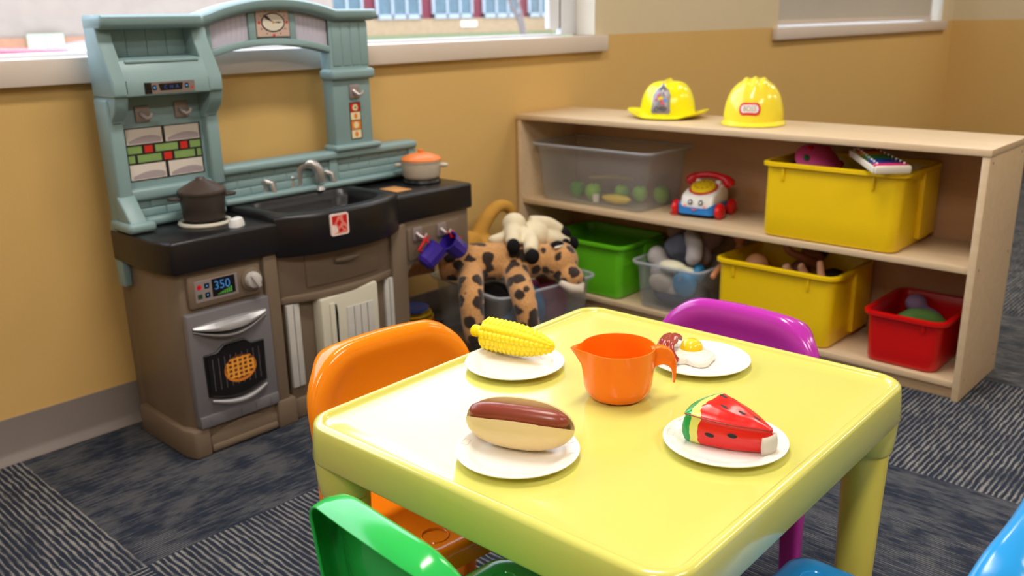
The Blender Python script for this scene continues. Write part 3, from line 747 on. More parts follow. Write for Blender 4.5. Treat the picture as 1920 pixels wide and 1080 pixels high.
# watermelon slice
Aw, Bw, Cw = Vector((.956, -1.793)), Vector((1.046, -1.797)), Vector((.998, -1.903))
wz = PT+.003
t = thing('toy_watermelon_slice', 'soft red toy watermelon wedge with black seeds on the right front plate', 'toy food', (PWm[0], PWm[1], wz))
bm = bmesh.new(); NW = 26; H_ = .052
def wpt(u, v, w_):      # u: tip->rind 0..1, v: across 0..1, w: height 0..1
    rind = Aw.lerp(Bw, v); bulge = (Bw-Aw).normalized(); nr = Vector((-bulge.y, bulge.x)); 
    if (Aw-Cw).dot(nr) < 0: nr = -nr
    rind = rind+nr*.010*(1-(2*v-1)**2)
    p = Cw.lerp(rind, max(u, .02)**.92)
    sd = (2*v-1); q_ = (rind-Cw).normalized(); pn_ = Vector((-q_.y, q_.x)); pn_ = pn_ if pn_.dot(Bw-Aw) > 0 else -pn_
    p = p+pn_*.0075*sd*abs(sd)*sin(pi*u)
    ctr = Cw.lerp((Aw+Bw)/2, u)
    return p
rings = []
NPX = 18
loop = [(1, k/NPX) for k in range(NPX)]+[(1-k/NPX, 1) for k in range(NPX)]+[(k/NPX, 0) for k in range(NPX)]
cen = (Aw+Bw+Cw)/3
def wring(off, z, droop):
    out = []
    for (u, v) in loop:
        p = wpt(u, v, 0)
        d_ = (p-cen); L_ = d_.length; rr_ = min(1, (L_+off)/L_)
        p = cen+d_*((L_+off)/L_ if off > -.004 else 1+off/.06)
        tip = 1-u
        out.append((p.x, p.y, wz+z*(1-.18*tip)+droop*0))
    return out
rings = [wring(-.030, .003, 0), wring(-.008, .001, 0), wring(-.001, .006, 0), wring(.0025, .016, 0), wring(.003, .026, 0), wring(.001, .036, 0), wring(-.0015, .0405, 0), wring(.0003, .0425, 0), wring(.0003, .0440, 0), wring(-.003, .0450, 0), wring(-.012, .0490, 0), wring(-.024, .0535, 0), wring(-.036, .0555, 0)]
mw = bpy.data.materials.new('watermelon_vinyl'); mw.use_nodes = True; Lk = mw.node_tree.links; b = mw.node_tree.nodes['Principled BSDF']; b.inputs['Roughness'].default_value = .22
tc = nn(mw, 'ShaderNodeTexCoord'); 
tipv = Vector((Cw.x-PWm[0], Cw.y-PWm[1], 0)); 
sub = nn(mw, 'ShaderNodeVectorMath'); sub.operation = 'SUBTRACT'; sub.inputs[1].default_value = tipv; Lk.new(tc.outputs['Object'], sub.inputs[0])
axis = ((Aw+Bw)/2-Cw).normalized(); dt = nn(mw, 'ShaderNodeVectorMath'); dt.operation = 'DOT_PRODUCT'; dt.inputs[1].default_value = (axis.x, axis.y, 0); Lk.new(sub.outputs[0], dt.inputs[0])
perp = nn(mw, 'ShaderNodeVectorMath'); perp.operation = 'DOT_PRODUCT'; perp.inputs[1].default_value = (-axis.y, axis.x, 0); Lk.new(sub.outputs[0], perp.inputs[0])
nz = nn(mw, 'ShaderNodeTexNoise'); nz.inputs['Scale'].default_value = 70; nz.inputs['Detail'].default_value = 1; Lk.new(tc.outputs['Object'], nz.inputs[0])
cur = math_(mw, 'MULTIPLY', math_(mw, 'POWER', math_(mw, 'ABSOLUTE', math_(mw, 'DIVIDE', perp.outputs['Value'], .05)), 2), .008)
dd = math_(mw, 'ADD', math_(mw, 'ADD', dt.outputs['Value'], cur), math_(mw, 'MULTIPLY_ADD', nz.outputs['Fac'], .010, -.005))
g1 = math_(mw, 'GREATER_THAN', dd, .094); g2 = math_(mw, 'GREATER_THAN', dd, .1065)
c_ = mixc(mw, g1, s2l((222, 30, 24)), s2l((226, 224, 110))); c_ = mixc(mw, g2, c_, s2l((34, 158, 76)))
Lk.new(c_, b.inputs['Base Color'])
wb = nn(mw, 'ShaderNodeTexNoise'); wb.inputs['Scale'].default_value = 22; Lk.new(tc.outputs['Object'], wb.inputs[0]); bp = nn(mw, 'ShaderNodeBump'); bp.inputs['Strength'].default_value = .25; bp.inputs['Distance'].default_value = .01; Lk.new(wb.outputs['Fac'], bp.inputs['Height']); Lk.new(bp.outputs[0], b.inputs['Normal'])
MB().loft(rings).build('slice_body', mw, t, angle=180)
def seed(p, n_, ang):
    q = Vector((0, 0, 1)).rotation_difference(Vector(n_).normalized()); M_ = Matrix.Translation(p) @ q.to_matrix().to_4x4() @ Matrix.Rotation(ang, 4, 'Z')
    MB().ball((0, 0, 0), (.0062, .0031, .0008), M=M_, u=16, v=8).build('seed', INK, t)
from mathutils.bvhtree import BVHTree
_v = [Vector(p) for r in rings for p in r]; _n = len(rings[0]); _f = [(k*_n+i, k*_n+(i+1) % _n, (k+1)*_n+(i+1) % _n, (k+1)*_n+i) for k in range(len(rings)-1) for i in range(_n)]+[tuple((len(rings)-1)*_n+i for i in range(_n))]
bvh = BVHTree.FromPolygons(_v, _f)
sdir = (Cw-(Aw+Bw)/2).normalized(); sang = atan2(sdir.y, sdir.x)
for (fa, fb) in ((.46, .50), (.80, .70), (.72, .95), (.28, .72), (.66, .36)):
    p = Cw.lerp(Aw.lerp(Bw, fb), fa); h_ = bvh.ray_cast(Vector((p.x, p.y, 1)), Vector((0, 0, -1)))
    if h_[0]: seed(h_[0]+h_[1]*.0003, h_[1] if h_[1].z > 0 else -h_[1], sang)
e1 = (Cw-Aw).normalized(); outn = Vector((e1.y, -e1.x))
if outn.dot(cen-Aw) > 0: outn = -outn
for f, z in ((.30, .021), (.55, .025)):
    p = Aw.lerp(Cw, f)+outn*.05; h_ = bvh.ray_cast(Vector((p.x, p.y, wz+z)), Vector((-outn.x, -outn.y, 0)))
    if h_[0]:
        nrm = h_[1] if h_[1].dot(Vector((outn.x, outn.y, 0))) > 0 else -h_[1]; ex = Vector((e1.x, e1.y, -.12)); ex = (ex-nrm*ex.dot(nrm)).normalized(); ey = nrm.cross(ex)
        MB().ball((0, 0, 0), (.0064, .0032, .0008), M=Matrix.Translation(h_[0]+nrm*.0003) @ Matrix(((ex.x, ey.x, nrm.x, 0), (ex.y, ey.y, nrm.y, 0), (ex.z, ey.z, nrm.z, 0), (0, 0, 0, 1))), u=16, v=8).build('seed', INK, t)
mb = MB(); n = 14
for k in range(1):
    sp_ = []
    for i in range(21):
        f_ = i/20*.93; p = Aw.lerp(Cw, f_)+outn*.05; zz = wz+.0432*(1-.18*f_); h_ = bvh.ray_cast(Vector((p.x, p.y, zz)), Vector((-outn.x, -outn.y, 0)))
        if h_[0]: sp_.append(h_[0])
    mb.tube(sp_, .0009, 6)
mb.build('seam', mat('seam_dark_red', (150, 20, 20), .4), t)
mb = MB()
tipd = (Cw-cen).normalized()
def tipring(z, gr):
    out = []
    for k in range(13):
        a = -1.5+3.0*k/12; d_ = Matrix.Rotation(a, 2) @ tipd
        p = Cw-tipd*.012+d_*(.0125+gr); out.append((p.x, p.y, wz+z-.004*abs(a)*(z > .02)))
    return out
mb.loft([tipring(.002, .0005), tipring(.012, .002), tipring(.024, .002), tipring(.033, .0005)], False, False, closed=False)
mb.build('worn_tip', mat('bare_cloth_tip', (214, 206, 190), .7), t, solid=.002)

# measuring jug
jc = Vector((1.030, -1.628)); 
t = thing('measuring_cup', 'orange toy measuring cup with spout and hooked handle in the middle of the table', 'toy cup', (jc.x, jc.y, PT)); M = ROOT[t.name]
RT = Vector((.684, -.729, 0)); ra = atan2(RT.y, RT.x)
def jr(r, z, sp=0, n=72):
    out = []
    for i in range(n):
        a = 2*pi*i/n; dlt = (a-(ra+pi+.12)+pi) % (2*pi)-pi; q = r+sp*max(0, 1-abs(dlt)/.42)**1.3
        out.append((q*cos(a), q*sin(a), z+sp*.12*max(0, 1-abs(dlt)/.42)))
    return out
JH = .082
rings = [jr(.020, .001), jr(.034, .0005), jr(.043, .004), jr(.049, .012), jr(.0520, .022), jr(.0535, .04), jr(.0545, .055, .002), jr(.0553, .068, .009), jr(.056, JH-.002, .017), jr(.0562, JH, .0175), jr(.0548, JH, .0165), jr(.054, JH-.004, .014), jr(.053, .065, .005), jr(.052, .04), jr(.0500, .022), jr(.046, .012), jr(.04, .006), jr(.02, .0045)]
MB().loft(rings, M=M).build('cup_body', mat('orange_cup_plastic', (255, 122, 14), .26, .5, vary=.01), t, angle=70)
hr = RT.copy(); side = Vector((-hr.y, hr.x, 0))
outer = dens([(.050, .0780), (.062, .0805), (.074, .0780), (.083, .0690), (.0875, .056), (.0885, .040), (.0870, .0215)], 5)
inner = dens([(.0515, .040), (.056, .0475), (.064, .0515), (.073, .0510), (.080, .0445), (.0832, .034), (.0838, .0215)], 5)
rg = []
for i, (po, pi_) in enumerate(zip(outer, inner)):
    f = i/(len(outer)-1); th_ = .0085*(1-f)+.0040*f; ring = []
    for (q_, sgn) in ((0, -1), (.08, -1.0), (.5, -.35 if f < .7 else -.8), (.92, -1.0), (1, -1), (1, 1), (.92, 1.0), (.5, .35 if f < .7 else .8), (.08, 1.0), (0, 1)):
        e = .75 if q_ in (0, 1) else 1
        r_ = po[0]+(pi_[0]-po[0])*q_; z = po[1]+(pi_[1]-po[1])*q_; o_ = hr*r_+side*(th_*sgn*e); ring.append((o_.x, o_.y, z))
    rg.append(ring)
MB().loft(rg, M=M).build('handle', MATS['orange_cup_plastic'], t, angle=60)

# ------------------------------------------------------------------ play kitchen
KX0, KX1, KB = .945, 1.965, -.078
K = thing('play_kitchen', 'teal, black and brown plastic play kitchen under the window', 'play kitchen', (1.45, -.21, 0))
def kb(name, m, *boxes, parent=K, bev=.004, **k):
    mb = MB()
    for b in boxes: mb.box(b[0], b[1], b[2] if len(b) > 2 else bev)
    return mb.build(name, m, parent, **k)
# --- lower cabinet
mb = MB()
mb.prism([(KX0+.018, KB), (KX0+.012, -.31), (KX0+.030, -.345), (1.238, -.345), (1.238, KB)], 2, .0, .492, .006)       # left oven block
mb.prism([(KX0, KB), (KX0-.002, -.33), (KX0+.010, -.366), (1.0, -.366), (1.0, -.352), (1.2, -.352), (1.2, -.366), (1.262, -.366), (1.262, KB)], 2, 0, .078, .008)  # flared plinth
# arch shaped plinth rail between the feet
arch = [(1.0, .006), (1.0, .050)]+[(1.0+.2*k/12, .050+.020*sin(pi*k/12)) for k in range(1, 12)]+[(1.2, .050), (1.2, .006)]
mb.prism(arch, 1, -.361, -.34, .004)
mb.box((1.0, -.366, .004), (1.2, -.340, .026), .008)
mb.box((1.204, -.358, .06), (1.248, -.33, .49), .008)                                                              # divider post
mb.box((.990, -.357, .392), (1.196, -.34, .478), .010)                                                             # control panel surround
# centre: bowed front
def bow(x, a=.035): return -.345-a*max(0, 1-((x-1.45)/.20)**2)
def bowp(x0, x1, z0, z1, a, back=KB, bev=.004):
    n = 14; xs = [x0+(x1-x0)*k/n for k in range(n+1)]
    mb.prism([(x, bow(x, a)) for x in xs]+[(x1, back), (x0, back)], 2, z0, z1, bev)
bowp(1.25, 1.65, .352, .49, .030)            # drawer front zone
bowp(1.25, 1.65, .340, .362, .046)           # moulded lip under drawer
bowp(1.262, 1.64, .06, .345, .006)           # recess wall
bowp(1.25, 1.66, .0, .062, .020, bev=.008)
mb.box((1.250, -.357, .07), (1.285-.003, -.2, .345), .004) if False else None
mb.box((1.632, -.362, .0), (1.692, -.10, .492), .008)                                                              # right post
mb.prism([(1.68, .358), (1.955, .358), (1.955, .495), (1.68, .495)], 1, -.352, -.336, .006)                          # hook panel
mb.box((1.70, -.358, .372), (1.915, -.35, .470), .004)
mb.prism([(1.68, .36)]+[(1.69+.05*(1-cos(a)), .30+.062*sin(a)) for a in [pi/2*k/8 for k in range(9)]]+[(1.74, .362)], 1, -.350, -.338, 0)
mb.box((1.935, -.35, .358), (1.960, -.10, .495), .004)                                                             # right apron side
mb.box((1.66, -.352, 0), (1.972, KB, .062), .010)                                                                 # low platform of the niche
mb.box((KX0+.022, KB-.01, 0), (1.66, -.034, .48), .002)
body = mb.build('cabinet_body', TAUPE, K)
# drawer
mb = MB(); n = 14
xs = [1.325+.25*k/n for k in range(n+1)]
mb.prism([(x, bow(x, .030)-.005) for x in xs]+[(xs[-1], -.33), (xs[0], -.33)], 2, .376, .476, .004)
dr = mb.build('drawer', TAUPE, K)
mb = MB(); mb.tube([(1.41, -.386, .440), (1.45, -.391, .440), (1.49, -.386, .440)], [.006, .010, .006], 12); mb.build('drawer_pull', TAUPE, dr)
# oven door
D = MB()
D.prism([(.972, .082), (1.207, .082), (1.207, .384), (.972, .384)], 1, -.366, -.342, .006)
D = D.build('oven_door', GREYD, K)
mb = MB()       # window surround with raised lower lip
def oring(s_, y): return [(1.0895+p[0]*s_, y, .222+p[1]*s_) for p in WIN]
WIN = [(-.084, -.062)]+[(-.084+.168*k/10, -.062-.022*sin(pi*k/10)) for k in range(1, 10)]+[(.084, -.062), (.086, .050), (.050, .052), (.030, .068), (-.030, .068), (-.050, .052), (-.086, .050)]
mb.loft([oring(1.0, -.366), oring(1.0, -.370), oring(.96, -.3715), oring(.93, -.3700)], False, True); mb.build('window_frame', BLACK, D)
f = lambda y: (lambda u, v: (1.0895+u, y, .222+v))
mb = MB(); shape(mb, [(p[0]*.92, p[1]*.92) for p in WIN], f(-.3716), 0)
for k in range(9):
    x = -.066+k*.0165; shape(mb, rect(x, -.05, x+.0016, .036), f(-.3718), 3)
shape(mb, circ(.010, -.008, .046, .037, 32), f(-.3720), 2); shape(mb, circ(.010, -.004, .043, .033, 32), f(-.3722), 1)
for k in range(6):
    x = -.026+k*.0145
    hh = .030*sqrt(max(0, 1-((x-.008)/.045)**2)); shape(mb, [(x-.003, -hh-.004), (x+.003, -hh-.004), (x+.003, hh-.006), (x-.003, hh-.006)], f(-.3724), 4)
for k in range(5):
    z = -.028+k*.012; hw = .041*sqrt(max(0, 1-((z+.004)/.036)**2)); shape(mb, rect(.010-hw, z-.0025, .010+hw, z+.0025), f(-.3726), 4)
mb.build('oven_window', [mat('oven_window_dark', (22, 18, 20), .15), mat('pie_filling', (96, 44, 22), .4), mat('pie_crust', (216, 128, 40), .4, vary=.2, vscale=80), mat('rack_lines', (96, 90, 96), .4), mat('pie_lattice', (236, 160, 60), .4, vary=.2, vscale=60)], D, smooth=False)
mb = MB(); pts = [(1.012+.158*k/16, -.372-.012*sin(pi*k/16), .148-.016*sin(pi*k/16)) for k in range(17)]
mb.tube(pts, [.0035+.004*sin(pi*k/16) for k in range(17)], 10); mb.build('window_lip', GREYL, D)
mb = MB()       # bowed lens shaped handle with a dark grip slot and a thin lower lip
def bw_(z, a_, n=16, x0=.985, x1=1.192): return [(x0+(x1-x0)*k/n, z-a_*sin(pi*k/n)) for k in range(n+1)]
top_, bot_ = bw_(.352, -.004), bw_(.346, .016)
rgs = []
for k in range(17):
    x = top_[k][0]; zt, zb = top_[k][1], bot_[k][1]; pr_ = .005+.022*sin(pi*k/16)**.8; zm = (zt+zb)/2
    rgs.append([(x, -.364, zt), (x, -.366-pr_*.55, zt-.001), (x, -.366-pr_, zb+(zt-zb)*.35), (x, -.366-pr_, zb), (x, -.364, zb-.001)])
mb.loft(rgs); mb.build('door_handle', GREYL, D)
mb = MB(); mb.prism(bw_(.3465, .014)+bw_(.342, .024)[::-1], 1, -.3675, -.3655); mb.build('handle_recess', BLACK, D)
mb = MB(); lp = bw_(.340, .026); mb.tube([(p[0], -.368-.016*sin(pi*k/16), p[1]) for k, p in enumerate(lp)], [.0022+.0018*sin(pi*k/16) for k in range(17)], 10); mb.build('handle_lip', GREYL, D)
mb = MB(); mb.box((.975, -.372, .080), (1.204, -.364, .112), .003)
for k in range(5): mb.box((1.0+k*.044, -.3735, .086), (1.003+k*.044, -.3715, .106), .0008)
mb.build('kick_panel', GREYD, D)
# control panel
f = lambda u, v: (1.05+u, -.3579, .437+v)
g = lambda u, v: (1.05+u, -.3583, .437+v); g2 = lambda u, v: (1.05+u, -.3586, .437+v)
mb = MB(); mb.box((1.008, -.3578, .408), (1.126, -.356, .463), .0006, mi=0)
shape(mb, rect(.004, -.022, .068, .024), g, 1)
shape(mb, circ(-.030, .010, .0065), g, 2); shape(mb, rect(-.036, -.020, -.024, -.008), g, 4); shape(mb, rect(-.016, .004, -.003, .017), g, 1); shape(mb, rect(-.016, -.020, -.003, -.007), g, 1)
shape(mb, [(-.013, .008), (-.006, .008), (-.0095, .014)], g2, 3); shape(mb, [(-.013, -.011), (-.0095, -.017), (-.006, -.011)], g2, 3)
for k in range(7): shape(mb, rect(.018+k*.006, -.019, .022+k*.006, -.019+.0022*(k+1)), g2, 5)
DISP = mat('display_glow_blue', (70, 150, 236), .4)
cp = mb.build('control_display', [mat('panel_silver', (156, 146, 146), .35, metal=.3), BLACK, RED, DISP, mat('dark_green_button', (34, 60, 40), .4), mat('display_green', (90, 170, 70), .4)], K, smooth=False)
tx = MB(); text('350', .032, lambda u, v: g2(.032+u*.95, .005+v), 0, tx); tx.build('display_digits', DISP, cp, smooth=False)
mb = MB(); Mk = Matrix.Translation((1.165, -.357, .437)) @ Matrix.Rotation(pi/2, 4, 'X')
mb.lathe([(0, 0), (.030, 0), (.030, .004), (.026, .006), (0, .006)], 32, M=Mk); mb.build('knob_ring', TAUPE, K)
mb = MB(); mb.lathe([(0, .005), (.0215, .005), (.022, .010), (.020, .020), (.014, .023), (0, .0235)], 28, M=Mk); mb.box((-.006, -.020, .018), (.006, .020, .030), .003, M=Mk @ Matrix.Rotation(.5, 4, 'Z')); mb.build('oven_knob', mat('grey_knob', (190, 188, 186), .35), K)
# shutters and white door
for (x0, x1) in ((1.262, 1.302), (1.602, 1.634)):
    mb = MB(); mb.box((x0, -.358, .098), (x1, -.345, .338), .003); 
    o = mb.build('shutter_strip', WHITEK, K)
    MB().box(((x0+x1)/2-.001, -.3588, .100), ((x0+x1)/2+.001, -.357, .336)).build('shutter_seam', mat('seam_grey', (120, 118, 116), .6), o)
mb = MB(); mb.prism([(1.348, .105), (1.548, .105), (1.548, .352), (1.348, .340)], 1, -.392, -.348, .007); DW = mb.build('dishwasher_door', CREAM, K)
mb = MB(); mb.box((1.375, -.397, .12), (1.392, -.391, .325), .004); mb.build('grip_bar', CREAM, DW)
mb = MB(); mb.prism([(1.394, .13), (1.399, .13), (1.402, .29), (1.399, .318), (1.392, .318)], 1, -.3935, -.3915); mb.build('grip_slot', BLACK, DW)
mb = MB(); mb.box((1.432, -.3945, .12), (1.527, -.3915, .300), .002)
for k in range(1, 4): mb.box((1.432+k*.0237, -.3955, .122), (1.4335+k*.0237, -.394, .298), 0, mi=1)
mb.build('plank_panel', [WHITEK, mat('seam_grey', 0)] if False else [WHITEK, MATS['seam_grey']], DW)

# --- countertop
mb = MB()
CT0, CT1 = .488, .572
def slab(poly, z0, z1, bev=.010): mb.prism(poly, 2, z0, z1, bev, seg=3)
slab([(KX0-.008, KB), (KX0-.010, -.300), (KX0+.012, -.366), (1.27, -.366), (1.27, KB)], CT0, CT1, .009)
slab([(1.64, KB), (1.64, -.362), (1.972, -.362), (1.976, -.35), (1.976, KB)], CT0+.006, CT1+.003, .009)
# centre apron sink, bowed, with a real basin
def out_(off, z, a=.062, yb=KB):
    n = 20; x0, x1 = 1.245+off, 1.665-off; pts = []
    for k in range(n+1):
        x = x0+(x1-x0)*k/n; pts.append((x, -.362+off-a*(1-abs((x-1.455)/.21)**2.6), z))
    for k in range(n+1):
        x = x1-(x1-x0)*k/n; pts.append((x, yb-off*0, z))
    return pts
def inn(off, z, a=.052):
    n = 20; x0, x1 = 1.290+off, 1.630-off; pts = []
    for k in range(n+1):
        x = x0+(x1-x0)*k/n; rx = abs((x-1.46)/(.17-off)); pts.append((x, -.325+off-a*(1-min(1, rx)**3)+.030*max(0, rx-.9)*10*.6, z))
    for k in range(n+1):
        x = x1-(x1-x0)*k/n; rx = abs((x-1.46)/(.17-off)); pts.append((x, -.150-off-.02*max(0, rx-.85)*6, z))
    return pts
ZT = .588
mb.loft([out_(.004, .476), out_(.0, .482), out_(.0, ZT-.010), out_(.003, ZT-.003), out_(.010, ZT), inn(-.004, ZT-.001), inn(.0, ZT-.004), inn(.006, ZT-.03), inn(.018, ZT-.060), inn(.04, ZT-.064)], True, True)
CTOP = mb.build('countertop', BLACKC, K, angle=45)
mb = MB(); mb.loft([[(1.56+a_*.045*cos(t_), -.225+a_*.030*sin(t_), ZT-.0635+h_) for t_ in [2*pi*i/28 for i in range(28)]] for a_, h_ in ((1, 0), (.97, .016), (.86, .022), (.70, .014), (.3, .010))], True, True); mb.build('drain_mound', BLACKC, CTOP)
mb = MB(); mb.box((1.33, -.142, ZT-.012), (1.64, -.085, ZT+.006), .006); mb.build('faucet_deck', BLACKC, CTOP)
# teal wall unit
mb = MB()
mb.box((KX0+.020, KB-.01, .50), (1.232, -.034, .93), .002); mb.box((1.22, KB-.01, .57), (1.93, -.034, .69), .002)
mb.box((KX0+.004, -.125, .565), (1.238, KB, .905), .005)                 # tower back
mb.box((KX0, -.150, .566), (.982, KB+.002, .90), .006); mb.box((1.204, -.150, .655), (1.240, KB, .90), .006)   # pilasters
for x0, x1 in ((KX0+.006, .985), (1.200, 1.2375)):                        # corbels under the hood
    mb.prism([(KB, .915), (-.192, .915), (-.190, .895), (-.178, .868), (-.150, .845), (-.150, .835), (KB, .835)], 0, x0, x1, .004)
mb.box((.975, -.142, .640), (1.236, KB, .672), .008)                # ledge below the tile sticker
mb.box((.94, -.150, .573), (1.236, KB, .596), .008)                 # foot ledge
mb.box((.932, -.212, .573), (1.005, -.10, .600), .010)              # big foot
mb.prism([(-.205, .598), (-.150, .66), (-.14, .66), (-.14, .598)], 0, .940, .985, .004)
mb.box((.940, -.118, .420), (.962, KB, .58), .004)                  # strap behind counter
mb.box((1.236, -.122, .580), (1.935, KB, .69), .004)                # low backsplash
mb.box((1.236, -.140, .672), (1.945, KB, .696), .008)               # cap ledge
mb.box((1.236, -.146, .588), (1.945, KB, .606), .007)               # bottom ledge
mb.box((1.60, -.130, .60), (1.63, -.10, .68), .004); mb.box((1.915, -.130, .60), (1.945, -.10, .68), .004)
# brick relief
def bricks(x0, x1, z0, rows, bw, yf, bh=.023):
    for r in range(rows):
        x = x0-(bw*.5 if r % 2 else 0)
        while x < x1:
            a, b = max(x, x0), min(x+bw-.0025, x1)
            if b-a > .01: mb.box((a, yf, z0+r*(bh+.003)), (b, KB-.02, z0+r*(bh+.003)+bh), .002)
            x += bw
bricks(.990, 1.20, .597, 2, .085, -.1285, .020); bricks(1.25, 1.595, .607, 3, .080, -.1238, .020); bricks(1.635, 1.91, .607, 3, .080, -.1238, .020)
# hood
ck = [(KB, .905), (-.196, .905), (-.200, .910), (-.200, .944), (-.150, 1.035), (-.142, 1.07), (KB, 1.07)]
mb.prism(ck, 0, .947, .984, .004); mb.prism(ck, 0, 1.192, 1.234, .004)
mb.prism([(KB, .905), (-.200, .905), (-.200, .944), (-.174, .992), (-.10, .999), (KB, .999)], 0, .975, 1.20, .004)
mb.box((.992, -.182, .983), (1.185, -.160, .992), .003)
mb.prism([(-.100, .992), (KB, .992), (KB, 1.085), (-.088, 1.085)], 0, .975, 1.20, .002)
for k in range(4): mb.box((.985+k*.053, -.102, .995), (.985+k*.053+.0522, -.09, 1.075), .001)
# cap moulding over hood and arch
def topz(x):
    if x < 1.235: return 1.098
    if x > 1.64: return 1.108
    s_ = (x-1.235)/(1.64-1.235); return 1.098+.010*s_+.036*sin(pi*min(1, max(0, s_)))**.8
def archz(x):
    s_ = (x-1.44)/.205; return 1.012-.030*abs(s_)**2
n = 40; xs = [KX0+.006+(1.792-KX0-.006)*k/n for k in range(n+1)]
rg = []
for x in xs:
    zt = topz(x); rg.append([(x, -.175 if x < 1.22 else -.147, zt-.030), (x, -.182 if x < 1.22 else -.155, zt-.022), (x, -.182 if x < 1.22 else -.155, zt-.006), (x, -.172 if x < 1.22 else -.145, zt), (x, KB+.004, zt), (x, KB+.004, zt-.034), (x, -.165 if x < 1.22 else -.13, zt-.034)])
for (i_, dx) in ((0, -.006), (-1, .006)):
    c_ = [sum(p[k] for p in rg[i_])/7 for k in range(3)]; e_ = [(p[0]+dx, c_[1]+(p[1]-c_[1])*.85, c_[2]+(p[2]-c_[2])*.6) for p in rg[i_]]
    rg = [e_]+rg if i_ == 0 else rg+[e_]
mb.loft(rg)
xs = [1.232+(1.645-1.232)*k/28 for k in range(29)]
mb.prism([(x, archz(x)) for x in xs]+[(x, topz(x)-.02) for x in xs[::-1]], 1, -.118, KB, .002)
# raised frames of the arch
mb.prism([(x, archz(x)) for x in xs]+[(x, archz(x)+.019) for x in xs[::-1]], 1, -.128, -.10, .003)
for (a, b) in ((1.232, 1.257), (1.372, 1.394), (1.503, 1.523), (1.632, 1.645)):
    mb.prism([(a, archz(a)+.005), (b, archz(b)+.005), (b, topz(b)-.03), (a, topz(a)-.03)], 1, -.126, -.10, .002)
# right column
mb.box((1.632, -.130, .69), (1.772, KB, 1.08), .004)
for k in range(4): mb.box((1.640+k*.034, -.1325, .945), (1.640+k*.034+.030, -.12, 1.07), .002)
mb.box((1.622, -.146, .905), (1.784, KB, .936), .009); mb.box((1.617, -.150, .694), (1.790, KB, .712), .007)
TU = mb.build('wall_unit', TEAL, K, angle=50)
# tile sticker
mb = MB(); f = lambda u, v: (.988+u*.207, -.1262, .690+v*.134); g = lambda u, v: (.988+u*.207, -.1266, .690+v*.134); g2 = lambda u, v: (.988+u*.207, -.1269, .690+v*.134)
shape(mb, rect(0, 0, 1, 1), f, 0)
for (a, b, c, d_) in ((.02, .02, .48, .31), (.52, .02, .98, .31), (.02, .69, .48, .98), (.52, .69, .98, .98)):
    shape(mb, rect(a, b, c, d_), g, 1); shape(mb, [(a+.03+(c-a-.04)*k/12, b+.02+(.16)*sin(pi*(.12+.76*k/12))**.7*(.6+.4*k/12)) for k in range(13)]+[(c-.015, b+.015), (a+.03, b+.015)], g2, 2)
for (a, c, mi) in ((.02, .20, 3), (.235, .34, 4), (.375, .67, 3), (.705, .80, 4), (.835, .98, 3)): shape(mb, rect(a, .52, c, .655), g, mi)
for (a, c, mi) in ((.02, .10, 3), (.135, .44, 3), (.475, .58, 4), (.615, .89, 3), (.92, .98, 3)): shape(mb, rect(a, .345, c, .485), g, mi)
mb.build('tile_sticker', [INK, mat('sticker_white', (214, 206, 198), .4), mat('sticker_grey', (164, 152, 158), .4), mat('sticker_green', (126, 158, 92), .4, vary=.15, vscale=30), mat('sticker_red', (196, 40, 30), .4)], TU, smooth=False)
# hood display
mb = MB(); f = lambda u, v: (1.089+u, -.2012, .9245+v); g = lambda u, v: (1.089+u, -.2016, .9245+v); g2 = lambda u, v: (1.089+u, -.2019, .9245+v)
shape(mb, rect(-.066, -.014, .066, .013), f, 0); shape(mb, rect(-.066, -.014, -.048, .013), g, 1)
shape(mb, [(-.030, .009), (.034, .009), (.031, -.008), (-.026, -.008)], g, 1); shape(mb, rrect(-.046, -.006, -.036, .006, .002), g, 1); shape(mb, rrect(.039, -.005, .049, .007, .002), g, 1)
shape(mb, circ(-.041, 0, .003, n=10), g2, 2); shape(mb, circ(.044, .001, .003, n=10), g2, 2); shape(mb, circ(.059, -.004, .0028, n=12), g, 3)
hs = mb.build('hood_display', [mat('brushed_sticker', (140, 124, 120), .35, metal=.3), BLACK, DISP, RED], TU, smooth=False)
tx = MB(); text('C  H  A', .012, lambda u, v: g2(u+.003, v), 0, tx); tx.build('display_text', mat('dim_blue_text', (48, 84, 170), .4), hs, smooth=False)
# arch stickers and clock
for (a, b) in ((1.258, 1.371), (1.524, 1.631)):
    mb = MB(); mb.prism([(a, archz(a)+.020), (b, archz(b)+.020), (b, topz(b)-.034), (a, topz(a)-.034)], 1, -.1195, -.1175, .0004)
    for k in range(6):
        x = a+.010+(b-a-.03)*k/5; z = max(archz(x), archz(x+.006))+.021; shape(mb, [(x, z), (x+.006, z), (x+.006, topz(x)-.036), (x, topz(x)-.036)], lambda u, v: (u, -.1198, v), 1)
    mb.build('window_sticker', [mat('lilac_white_sticker', (196, 192, 208), .5), mat('lilac_stripe', (186, 184, 208), .5)], TU)
mb = MB(); CK = (1.4485, 1.0735); f = lambda u, v: (CK[0]+u, -.1270, CK[1]+v); g = lambda u, v: (CK[0]+u, -.1274, CK[1]+v); g2 = lambda u, v: (CK[0]+u, -.1277, CK[1]+v); g3 = lambda u, v: (CK[0]+u, -.1280, CK[1]+v)
mb.box((CK[0]-.052, -.1268, CK[1]-.038), (CK[0]+.052, -.118, CK[1]+.041), .001, mi=0)
shape(mb, circ(0, 0, .038, .026, 40), g, 1); shape(mb, circ(0, 0, .034, .0225, 40), g2, 2)
for k in range(12):
    a = pi/2-2*pi*k/12; big = k % 3 == 0; shape(mb, circ(.046*cos(a)*(.96 if big else .94), .0345*sin(a), .0042 if big else .0018, n=12), g2, 3 if big else 1)
